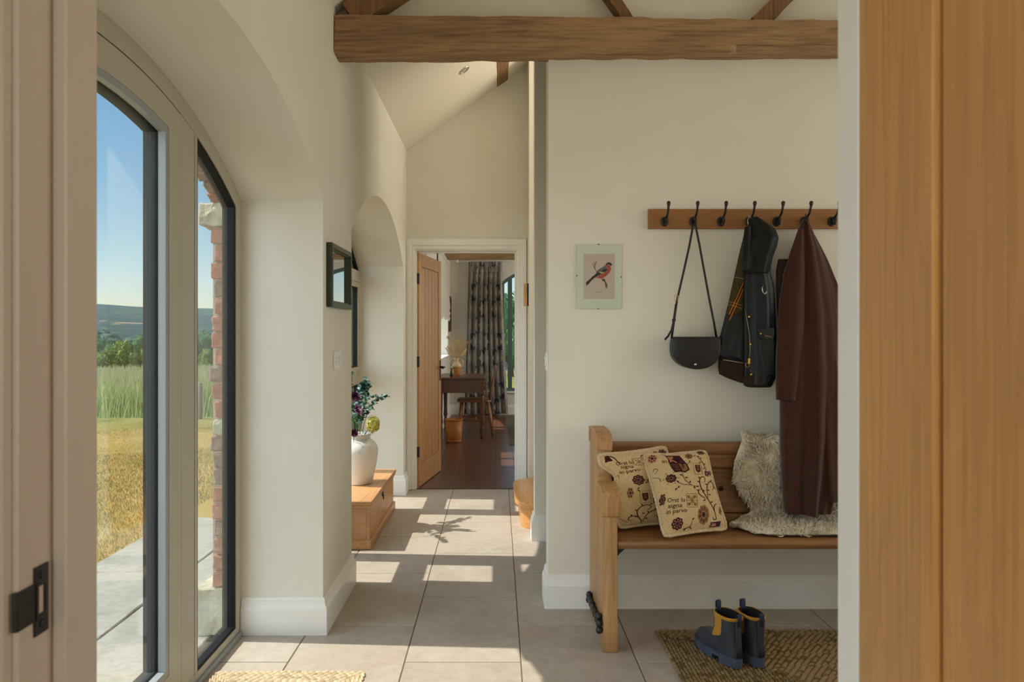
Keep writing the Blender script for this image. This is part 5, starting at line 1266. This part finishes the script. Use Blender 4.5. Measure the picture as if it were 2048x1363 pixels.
box('mirror_glass', XW+.004, XW+.010, 3.170, 3.555, 1.445, 1.692, mat('mirror_silver', S(190,192,190), None, rough=.02, metal=1), mir)  # plain metallic mirror pane, no picture behind it
# light switches
def switch(nm, o_, axis, label):
    s_ = empty('light_switch', o_, label, 'switch')
    return s_
sw = empty('light_switch', (XW, 3.355, 1.137), 'white double rocker switch plate on the pillar between the arches', 'switch')
box('plate', XW+.0003, XW+.009, 3.284, 3.424, 1.137, 1.223, white_paint, sw, .003)
for a in (3.318, 3.370):
    q = box('rocker', XW+.009, XW+.014, a, a+.026, 1.160, 1.200, white_paint, sw, .003)
    box('rocker_slot', XW+.0135, XW+.0145, a+.010, a+.016, 1.192, 1.197, mat('switch_mark', S(150,140,120), None, rough=.5), q)
sw = empty('light_switch', (XP, 3.45, 1.13), 'white switch plate on the end of the coat rail wall', 'switch')
box('plate', XP-.009, XP-.0003, 3.405, 3.491, 1.128, 1.216, white_paint, sw, .003)
for a in (3.418, 3.452): box('rocker', XP-.013, XP-.009, a, a+.024, 1.15, 1.195, white_paint, sw, .002)
wb = empty('wooden_block', (.245, 5.75, 1.53), 'small oak block fixed to the nib wall beside the study doorway', 'wall block')
box('block', .212, .2497, 5.70, 5.79, 1.525, 1.705, oak_step, wb, .003); box('back_edge', .236, .2498, 5.695, 5.70, 1.525, 1.705, black_iron, wb, .001)
# ---------------------------------------------------------------- pine chest in the far arch
pine_y = wood('honey_pine_along_y', S(160,108,64), S(204,154,104), 'y', 30, 1.5, .4, .15, mid=S(184,132,84))
pine_hx = wood('honey_pine_along_x', S(156,106,64), S(200,150,102), 'x', 30, 1.5, .4, .15, mid=S(180,128,82))
CX0, CX1, CY0, CY1 = -1.085, -.757, 4.277, 5.30
ch = empty('pine_chest', ((CX0+CX1)/2, (CY0+CY1)/2, 0), 'low honey pine blanket chest in the passage arch', 'chest')
box('front_board', CX1-.036, CX1-.018, CY0+.018, CY1-.018, .055, .252, pine_y, ch, .002)
box('back_board', CX0+.0, CX0+.018, CY0+.018, CY1-.018, .055, .252, pine_y, ch, .002)
box('end_board', CX0+.018, CX1-.0362, CY0+.018, CY0+.036, .055, .252, pine_hx, ch, .002); box('end_board', CX0+.018, CX1-.0362, CY1-.036, CY1-.018, .055, .252, pine_hx, ch, .002)
autosm(prism('plinth', [(CX0,CY0+.004),(CX1-.004,CY0+.004),(CX1-.004,CY1-.004),(CX0,CY1-.004)], 'z', .0, .058, pine_y, ch, .008, 3))
box('lid', CX0, CX1, CY0-.002, CY1+.002, .268, .295, pine_y, ch, .004, 2); box('lid_edge_strip', CX0+.006, CX1-.006, CY0+.004, CY1-.004, .252, .2685, pine_y, ch, .003)
hs = box('hasp', CX1-.018, CX1-.011, 4.76, 4.80, .215, .262, black_iron, ch, .002); tube('hasp_ring', [(CX1-.010,4.78+.011*math.cos(t),.205+.015*math.sin(t)) for t in [6.283*i/14 for i in range(15)]], .0022, black_iron, hs, 6)
hd = box('handle_plate', -.985, -.895, CY0+.0135, CY0+.0178, .150, .195, black_iron, ch, .002); tube('bail', [(-.975,CY0+.008,.178),(-.97,CY0-.004,.165),(-.955,CY0-.008,.152),(-.925,CY0-.008,.152),(-.91,CY0-.004,.165),(-.905,CY0+.008,.178)], .004, black_iron, hd, 8)
# ---------------------------------------------------------------- white vase with cut flowers
VXc, VYc, VZ = -.938, 4.80, .2955
glaze = mat('crackled_white_glaze', S(226,222,212), S(206,200,188), 26, 5, .35, lo=.62, hi=.75, spec=.5)
vase = empty('white_vase', (VXc, VYc, VZ), 'white crackled ceramic urn vase standing on the pine chest', 'vase')
lathe('body', [(.085,0),(.092,.006),(.104,.06),(.118,.13),(.127,.19),(.130,.222),(.124,.252),(.106,.278),(.084,.296),(.078,.304)], (VXc,VYc,VZ), glaze, vase, 48)
lathe('neck', [(.078,.302),(.076,.312),(.079,.322),(.086,.328),(.086,.334),(.079,.336),(.070,.330),(.068,.305)], (VXc,VYc,VZ), glaze, vase, 40)
ZM = VZ+.33
stem_m = mat('green_stem', S(78,104,58), None, rough=.7)
euc = [mat('eucalyptus_leaf', S(58,98,84), S(44,78,68), 20, 3, .5, spec=.4), mat('eucalyptus_leaf_pale', S(126,164,150), S(92,134,120), 20, 3, .5, spec=.4)]
def disc_leaf(seed, r=.016):
    n = 10; vs = [(0,0,0)]
    for k in range(n):
        a = 2*math.pi*k/n; rr = r*(1-.18*math.cos(a)); vs.append((r+rr*math.cos(a), rr*.95*math.sin(a), .004*math.sin(a*2+seed)+.003*math.cos(a)))
    return vs, [(0,1+k,1+(k+1)%n) for k in range(n)]
lm = []
for m_ in euc:
    vs, fs = disc_leaf(1); me = bpy.data.meshes.new('leaf'); me.from_pydata(vs, [], fs); me.polygons.foreach_set('use_smooth', [True]*len(fs)); me.materials.append(m_); lm.append(me)
def euc_stem(pts, label, seed, size=1.0, pale=.2, n=22, start=.35):
    path = [Vector((VXc,VYc,ZM-.12))]+[Vector(p) for p in pts]
    L = []
    q = [path[0]*2-path[1]]+path+[path[-1]*2-path[-2]]
    for i in range(1, len(q)-2):
        for k in range(7):
            t = k/7; a, b, c, d = q[i-1:i+3]; L.append(.5*((2*b)+(c-a)*t+(2*a-5*b+4*c-d)*t*t+(3*b-a-3*c+d)*t**3))
    L.append(path[-1]); e = empty('eucalyptus_stem', path[0], label, 'foliage', 'eucalyptus stems in the vase')
    tube('stem', L, [.0028-.0018*i/len(L) for i in range(len(L))], stem_m, e, 6)
    rg = random.Random(seed)
    for k in range(n):
        f_ = start+(1-start)*k/(n-1); p = L[min(int(f_*(len(L)-1)), len(L)-1)]
        o = link('leaf', lm[1 if rg.random() < pale else 0], None, e, p); s_ = size*rg.uniform(.75,1.25)*(1-.35*f_); o.scale = (s_,s_,s_)
        o.rotation_euler = (rg.uniform(-.9,.9), rg.uniform(-.9,.6), k*2.4+rg.uniform(-.5,.5))
    return e
def W_(px, py, Y): return P(px, py, Y)
euc_stem([W_(712,860,4.8), W_(716,810,4.78), W_(722,775,4.76), W_(735,768,4.75)], 'eucalyptus stem arching highest above the white vase', 1, 1.55, .25, 46)
euc_stem([W_(720,850,4.8), W_(728,815,4.76), W_(742,793,4.73), W_(768,799,4.72)], 'slender eucalyptus stem reaching sideways past the vase', 2, .95, .25, 30)
euc_stem([W_(716,855,4.8), W_(728,830,4.80), W_(742,815,4.82), W_(749,800,4.84)], 'short eucalyptus sprig with pale undersides in the vase', 3, 1.05, .6, 26)
euc_stem([W_(703,840,4.85), W_(700,790,4.86), W_(699,755,4.86), W_(702,742,4.86)], 'upright eucalyptus stem at the window side of the vase', 4, 1.5, .3, 44)
euc_stem([W_(690,850,4.8), W_(672,800,4.78), W_(660,770,4.78), W_(650,760,4.8)], 'eucalyptus stem leaning towards the window glass', 5, 1.1, .3, 26)
euc_stem([(-.90,4.88,.74), (-.84,4.98,.84), (-.80,5.06,.86), (-.78,5.1,.85)], 'eucalyptus stem leaning out towards the study door', 6, 1.1, .3, 24)
euc_stem([(-.95,4.66,.75), (-.945,4.55,.86), (-.95,4.47,.90)], 'eucalyptus stem leaning back behind the pillar edge', 7, 1.3, .3, 34)
euc_stem([(-.93,4.92,.80), (-.92,5.00,.93), (-.93,5.05,.98)], 'tall eucalyptus stem rising at the back of the vase', 8, 1.35, .3, 36)
def bloom(name, c, r, petals, mats, label, seed, cat='flower', dirn=Vector((.4,-.8,.4)), cup=.5):
    """dahlia-like head: rings of pointed petals"""
    rg = random.Random(seed); e = empty(name, c, label, cat); g = G(); dirn = dirn.normalized(); a0 = dirn.orthogonal().normalized(); b0 = dirn.cross(a0)
    for ring_ in range(5):
        nr = petals-ring_*3; tilt = .15+ring_*.28
        for k in range(max(nr,4)):
            w = 2*math.pi*(k+.5*(ring_ % 2))/max(nr,4); rad = a0*math.cos(w)+b0*math.sin(w); d = (rad*math.cos(tilt)+dirn*math.sin(tilt)).normalized(); s_ = d.cross(dirn).normalized()*r*.17
            L = r*(1-.10*ring_); p0 = c+dirn*r*.10*ring_
            g.add([p0, p0+d*L*.55-s_, p0+d*L+dirn*r*.12, p0+d*L*.55+s_, p0+d*L*.6+dirn*r*.05], [(0,1,4),(1,2,4),(2,3,4),(3,0,4)], 1 if (ring_+k) % 3 == 0 else 0)
    o = g.build('petals', mats, e); o['kind'] = 'stuff'
    tube('stem', [c-dirn*r*.1, c-Vector((0,0,.05))-dirn*r*.3, Vector((VXc,VYc,ZM-.06))], .0028, stem_m, e, 6)
    return e
purp = mat('dahlia_purple', S(116,44,96), None, rough=.6); pink = mat('dahlia_pale_tip', S(206,150,196), None, rough=.6); plum = mat('dahlia_plum', S(74,26,58), None, rough=.6)
bloom('dahlia_flower', W_(711,820,4.70), .046, 18, [purp, pink], 'purple dahlia with pale petal tips in the vase', 1)
bloom('dahlia_flower', W_(710,793,4.74), .040, 18, [plum, purp], 'dark plum dahlia held above the purple dahlia', 2)
bloom('dahlia_flower', W_(708,866,4.70), .034, 16, [plum, purp], 'dark plum dahlia resting on the vase rim', 3)
yel = mat('hydrangea_yellow', S(190,182,60), None, rough=.6); yel2 = mat('hydrangea_lime', S(222,214,110), None, rough=.6)
hc = W_(746,848,4.74); hy = empty('hydrangea_head', hc, 'lime yellow hydrangea head drooping over the vase rim', 'flower'); g = G(); rg = random.Random(8)
for k in range(230):
    d = Vector((rg.gauss(0,1),rg.gauss(0,1),rg.gauss(0,1))).normalized(); p = hc+Vector((d.x*.045,d.y*.045,d.z*.056))*rg.uniform(.8,1.05); a = d.orthogonal().normalized(); b = d.cross(a)
    for w in range(4):
        t = w*math.pi/2+k; u = a*math.cos(t)+b*math.sin(t); s_ = d.cross(u)*.005
        g.add([p, p+u*.006-s_, p+u*.0115+d*.002, p+u*.006+s_], [(0,1,2,3)], k % 2)
o = g.build('florets', [yel, yel2], hy); o['kind'] = 'stuff'
tube('stem', [hc, Vector((-.87,4.77,.66)), Vector((VXc,VYc,ZM-.06))], .003, stem_m, hy, 6)
# loose green sprig low in the vase
gl_ = mat('fresh_green_leaf', S(72,122,50), S(54,98,40), 20, 3, .5)
sg_ = empty('green_sprig', W_(707,850,4.72), 'fresh green leafy sprig beneath the purple dahlia', 'foliage')
tube('stem', [W_(707,835,4.72), W_(709,855,4.74), Vector((VXc,VYc,ZM-.05))], .0022, stem_m, sg_, 6)
me = bpy.data.meshes.new('leaf'); me.from_pydata([(0,0,0),(.016,-.008,.003),(.036,0,-.002),(.016,.008,.003)], [], [(0,1,2),(0,2,3)]); me.materials.append(gl_)
for k in range(22):
    p = W_(703+rg.uniform(0,14), 828+rg.uniform(0,34), 4.72+rg.uniform(-.02,.03)); o = link('leaf', me, None, sg_, p); o.rotation_euler = (rg.uniform(-1,1),rg.uniform(-1,1),k*2.1)

# ---------------------------------------------------------------- study furnishings
desk_w = wood('dark_walnut_x', S(66,38,24), S(104,64,40), 'x', 40, 2, .35, .1, coat=.2); desk_z = wood('dark_walnut_z', S(66,38,24), S(104,64,40), 'z', 40, 2, .35, .1)
dk = empty('writing_desk', (-.45, 9.2, 0), 'dark wooden writing desk beneath the study window', 'desk')
DX0, DX1, DY0, DY1 = -.735, -.165, 8.77, 9.66
box('top', DX0-.01, DX1+.015, DY0-.015, DY1+.015, .732, .757, desk_w, dk, .005)
box('end_apron', DX0+.055, DX1-.055, DY0+.012, DY0+.034, .565, .732, desk_w, dk, .002); box('end_apron', DX0+.055, DX1-.055, DY1-.034, DY1-.012, .565, .732, desk_w, dk, .002)
box('back_apron', DX0+.012, DX0+.03, DY0+.055, DY1-.055, .565, .732, desk_w, dk, .002)
dw = box('drawer_front', DX1-.03, DX1-.008, DY0+.07, DY1-.07, .60, .725, desk_w, dk, .003); lathe('knob', [(.006,0),(.006,.01),(.015,.018),(.014,.026),(.004,.03)], (DX1-.008,9.2,.66), brass, dw, 14, 'x')
for x in (DX0+.03, DX1-.03):
    for y in (DY0+.03, DY1-.03):
        lg = box('leg_block', x-.03, x+.03, y-.03, y+.03, .54, .732, desk_z, dk, .003)
        lathe('turned_leg', [(.013,0),(.020,.012),(.016,.04),(.020,.08),(.027,.12),(.021,.15),(.018,.17),(.027,.20),(.022,.30),(.026,.45),(.029,.52),(.022,.54)], (x,y,0), desk_z, lg, 16)
chair_w = wood('chair_elm', S(104,66,36), S(150,104,62), 'z', 40, 2, .4, .1)
cw = empty('spindle_chair', (-.27, 9.22, 0), 'elm spindle back chair drawn up to the writing desk', 'chair')
autosm(prism('seat', [(-.50,9.02),(-.12,9.0),(-.08,9.06),(-.08,9.38),(-.12,9.44),(-.50,9.42),(-.52,9.36),(-.52,9.08)], 'z', .425, .455, chair_w, cw, .008, 2))
for sy, y in ((-1,9.05),(1,9.39)):
    tube('back_post', [(-.10,y,.45),(-.075,y,.62),(-.035,y,.80),(-.02,y,.885)], [.016,.014,.013,.011], chair_w, cw, 10)
    tube('leg', [(-.13,y,.43),(-.09,y+sy*.025,.22),(-.055,y+sy*.05,0)], [.018,.020,.013], chair_w, cw, 10); tube('leg', [(-.46,y,.43),(-.48,y+sy*.02,.22),(-.50,y+sy*.04,0)], [.018,.020,.013], chair_w, cw, 10)
    tube('stretcher', [(-.095,y+sy*.022,.2),(-.28,y+sy*.025,.195),(-.475,y+sy*.02,.2)], [.009,.012,.009], chair_w, cw, 8)
tube('cross_stretcher', [(-.28,9.03,.195),(-.28,9.22,.195),(-.28,9.41,.195)], [.009,.012,.009], chair_w, cw, 8)
for k in range(5): y = 9.10+k*.06; tube('spindle', [(-.10,y,.45),(-.07,y,.64),(-.035,y,.82)], [.008,.009,.007], chair_w, cw, 8)
box('crest_rail', -.040, -.018, 9.02, 9.42, .80, .885, chair_w, cw, .006)
bn = empty('waste_bin', (-.525, 8.52, 0), 'tan round waste paper bin beside the writing desk', 'bin')
tan_m = mat('tan_leather', S(176,112,48), S(158,98,40), 20, 3, .55)
lathe('body', [(.088,0),(.092,.004),(.104,.262),(.100,.262),(.088,.01)], (-.525,8.52,.0), tan_m, bn, 32); lathe('rim', [(.103,.262),(.109,.264),(.109,.275),(.102,.278),(.098,.27)], (-.525,8.52,0), tan_m, bn, 32); lathe('base_band', [(.090,.008),(.096,.010),(.097,.03),(.092,.032)], (-.525,8.52,0), tan_m, bn, 32)
# amphora with dried stems on the desk
AXc, AYc, AZ = -.525, 9.12, .7575
am_m = mat('ochre_amphora', S(206,150,84), S(184,126,64), 14, 4, .6); am_c = mat('cream_slip', S(220,196,156), None, rough=.6)
am = empty('amphora_vase', (AXc,AYc,AZ), 'two handled ochre amphora on the writing desk', 'vase')
lathe('body', [(.042,0),(.046,.004),(.056,.05),(.064,.105),(.062,.128),(.050,.150)], (AXc,AYc,AZ), am_m, am, 28); lathe('shoulder', [(.0645,.108),(.063,.130),(.050,.152),(.034,.168),(.028,.185),(.028,.21),(.036,.228),(.030,.228),(.024,.2)], (AXc,AYc,AZ), am_c, am, 28)
for s_ in (-1,1): tube('handle', [(AXc+s_*.03,AYc,AZ+.205),(AXc+s_*.06,AYc,AZ+.215),(AXc+s_*.082,AYc,AZ+.19),(AXc+s_*.080,AYc,AZ+.15),(AXc+s_*.058,AYc,AZ+.118)], .008, am_c, am, 8)
straw_m = mat('dried_straw', S(214,184,126), S(186,150,94), 30, 3, .9); straw2 = mat('dried_husk', S(228,206,160), None, rough=.9)
dried = [(-.10,.27,'protea','dried round thistle head on a tall stem in the amphora'),(.12,.22,'frond','dried palm frond fanning sideways from the amphora'),(.06,.26,'frond','dried palm frond rising beside its neighbour in the amphora'),(.0,.24,'frond','dried palm frond standing upright in the amphora'),(-.12,.14,'frond','dried palm frond drooping low beside the amphora handle'),(-.05,.20,'frond','dried palm frond just below the thistle head'),(.10,.12,'frond','short dried palm frond above the amphora handle')]
for i, (dx, dz, kd, lb) in enumerate(dried):
    b0 = Vector((AXc,AYc,AZ+.21)); tp_ = b0+Vector((dx,-.03+.02*i,dz)); e = empty('dried_stem', b0, lb, 'dried flower')
    tube('stem', [b0-Vector((0,0,.08)), b0, (b0+tp_)/2+Vector((dx*.1,0,.01)), tp_], .0032, straw_m, e, 6)
    if kd == 'protea':
        lathe('seed_head', [(.004,-.008),(.024,0),(.030,.012),(.026,.026),(.012,.034),(.002,.036)], tp_, straw_m, e, 16)
    else:
        g = G(); d = (tp_-b0).normalized(); sd = d.cross(Vector((0,1,0))).normalized()
        for k in range(9):
            f_ = .35+.65*k/8; p = b0+(tp_-b0)*f_
            for s_ in (-1,1):
                q = (d*.75+sd*s_*.5).normalized(); w = q.cross(Vector((0,1,0)))*.006; L = .075*(1.1-.5*f_); g.add([p, p+q*L*.5-w, p+q*L, p+q*L*.5+w], [(0,1,2,3)], k % 2)
        o = g.build('leaflets', [straw_m, straw2], e); o['kind'] = 'stuff'
fg = empty('glass_figurine', (AXc-.055, 8.98, AZ), 'small dark glass bottle standing in front of the amphora', 'bottle')
lathe('bottle', [(.022,0),(.024,.004),(.020,.05),(.010,.075),(.009,.10),(.012,.105)], (AXc-.055,8.98,AZ), mat('smoky_glass', S(48,50,46), None, rough=.1), fg, 18); lathe('stopper', [(.006,.105),(.011,.112),(.008,.124),(.001,.126)], (AXc-.055,8.98,AZ), chrome, fg, 12)
# roman blind and small frame on the study's window wall
bl = empty('roman_blind', (XW+.02, 9.95, 1.5), 'cream scalloped roman blind over the study side window', 'blind')
linen = mat('cream_linen', S(226,222,206), S(214,208,190), 40, 3, .9)
g = G(); ny = 40; zs_ = [2.34,2.2,2.0,1.8,1.66,1.62,1.58,1.54,1.50]; xo = [0,0,.004,.006,.02,.004,.024,.006,.022]
for zi, (z_, x_) in enumerate(zip(zs_, xo)):
    for k in range(ny+1):
        y = 8.9+2.02*k/ny; g.v.append((XW+.016+x_+.004*math.sin(k*1.1), y, z_-(.045*abs(math.sin(k/ny*math.pi*3)) if zi > 3 else 0)+.03))
nz_ = len(zs_)
g.f = [(i*(ny+1)+k, i*(ny+1)+k+1, (i+1)*(ny+1)+k+1, (i+1)*(ny+1)+k) for i in range(nz_-1) for k in range(ny)]; g.m = [0]*len(g.f)
g.build('fabric', linen, bl, smooth=True); box('head_rail', XW+.001, XW+.03, 8.89, 10.93, 2.35, 2.385, white_paint, bl, .003)
fr = empty('small_frame', (XW+.015, 11.15, 1.33), 'narrow brown framed print by the study corner', 'picture')
o = [(11.0,1.33),(11.0,1.88),(11.3,1.88),(11.3,1.33)]; i_ = [(11.03,1.36),(11.03,1.85),(11.27,1.85),(11.27,1.36)]
ring('frame', o, i_, XW+.001, XW+.028, desk_z, fr); box('print', XW+.002, XW+.012, 11.028, 11.272, 1.358, 1.852, mat('sepia_print', S(150,130,104), S(110,92,72), 20, 3, .6), fr)
# patterned curtain with pole
m_, nt, ln, b_ = newmat('diamond_curtain')
uv = nt.new('ShaderNodeUVMap'); uv.uv_map = 'UVMap'; sp_ = nt.new('ShaderNodeSeparateXYZ'); ln.new(uv.outputs[0], sp_.inputs[0])
def mth(op, a, b=None, c=None):
    n = nt.new('ShaderNodeMath'); n.operation = op
    for i, q in enumerate((a, b, c)):
        if q is None: continue
        if isinstance(q, (int, float)): n.inputs[i].default_value = q
        else: ln.new(q, n.inputs[i])
    return n.outputs[0]
a_ = mth('PINGPONG', mth('MULTIPLY', sp_.outputs[0], 1/.09), 1.0); b__ = mth('PINGPONG', mth('MULTIPLY', sp_.outputs[1], 1/.13), 1.0)
dm = mth('LESS_THAN', mth('ADD', a_, b__), .92)
cx_ = mth('FLOOR', mth('MULTIPLY', sp_.outputs[0], 1/.18)); cz_ = mth('FLOOR', mth('MULTIPLY', sp_.outputs[1], 1/.26))
par = mth('MODULO', mth('ADD', cx_, mth('MULTIPLY', cz_, 2)), 3)
cA_ = mix_node(nt, ln, mth('LESS_THAN', par, .5), S(150,144,140), S(82,80,86)); cB_ = mix_node(nt, ln, mth('GREATER_THAN', par, 1.5), S(166,160,150), S(148,140,124))
col = mix_node(nt, ln, dm, cB_, cA_)
nf = noise_node(nt, ln, coords(nt, ln, (70,70,90)), 1, 4, .7)
col = mix_node(nt, ln, mth('MULTIPLY', mth('GREATER_THAN', nf, .54), mth('MULTIPLY', dm, .7)), col, S(60,58,64))
ln.new(col, b_.inputs['Base Color']); b_.inputs['Roughness'].default_value = .9; b_.inputs['Specular IOR Level'].default_value = .1
cu = empty('curtain', (-.19, 11.26, 0), 'full length grey diamond patterned curtain at the study end window', 'curtain')
vs = []; uvs = []; nx_, nz_ = 150, 30
for j in range(nz_+1):
    z_ = 2.415-(2.395)*j/nz_; w0, w1 = (-.455+(-.07)*j/nz_), (.065+.10*(j/nz_)**1.5); am_ = .018+.035*min(1,j/6)
    for k in range(nx_+1):
        u = k/nx_; ph = u*6.283*7+.5*math.sin(u*9)+.25*math.sin(j*.12); vs.append((w0+(w1-w0)*u+.012*math.sin(ph*2), 11.27+am_*math.sin(ph)-.01*math.sin(u*3+j*.1), z_)); uvs.append((u*1.55, z_))
fs = [(j*(nx_+1)+k, j*(nx_+1)+k+1, (j+1)*(nx_+1)+k+1, (j+1)*(nx_+1)+k) for j in range(nz_) for k in range(nx_)]
mk('cloth', vs, fs, m_, cu, smooth=True, uvs=uvs)
vs = [(x, y-.004, z) for x, y, z in vs[:3*(nx_+1)]]; 
mk('heading', [(x, 11.27+(y-11.27)*.8-.02, z+.015) for x, y, z in vs], fs[:2*nx_], m_, cu, smooth=True, uvs=uvs[:3*(nx_+1)])
pl = empty('curtain_pole', (.4, 11.27, 2.44), 'white curtain pole above the arched study window', 'curtain pole')
tube('pole', [(-.62,11.27,2.445),(.6,11.27,2.445),(2.0,11.27,2.445)], .014, white_paint, pl, 12); lathe('finial', [(.004,-.05),(.022,-.035),(.026,-.02),(.018,-.004),(.014,0)], (-.62,11.27,2.445), white_paint, pl, 14, 'x')
for x in (-.53, 1.9): box('bracket', x-.008, x+.008, 11.27, YEND-.0005, 2.425, 2.465, white_paint, pl, .002)
srm = mat('grey_woven_rug', S(150,140,124), S(122,112,98), (14,60,60), 2, .95, bump=.6, bdist=.004)
sr = empty('study_rug', (1.0, 9.75, 0), 'grey beige ribbed rug on the dark study boards', 'rug')
box('base', .135, 1.9, 8.30, 11.15, .0005, .007, srm, sr, .002)
g = G()
for k in range(118): y = 8.312+k*.024; v, f = lathev([(.009,0),(.009,1.75)], (.1425,y,.007), 6, 'x'); g.add(v, f)
o = g.build('rib', srm, sr, smooth=True); o['kind'] = 'stuff'
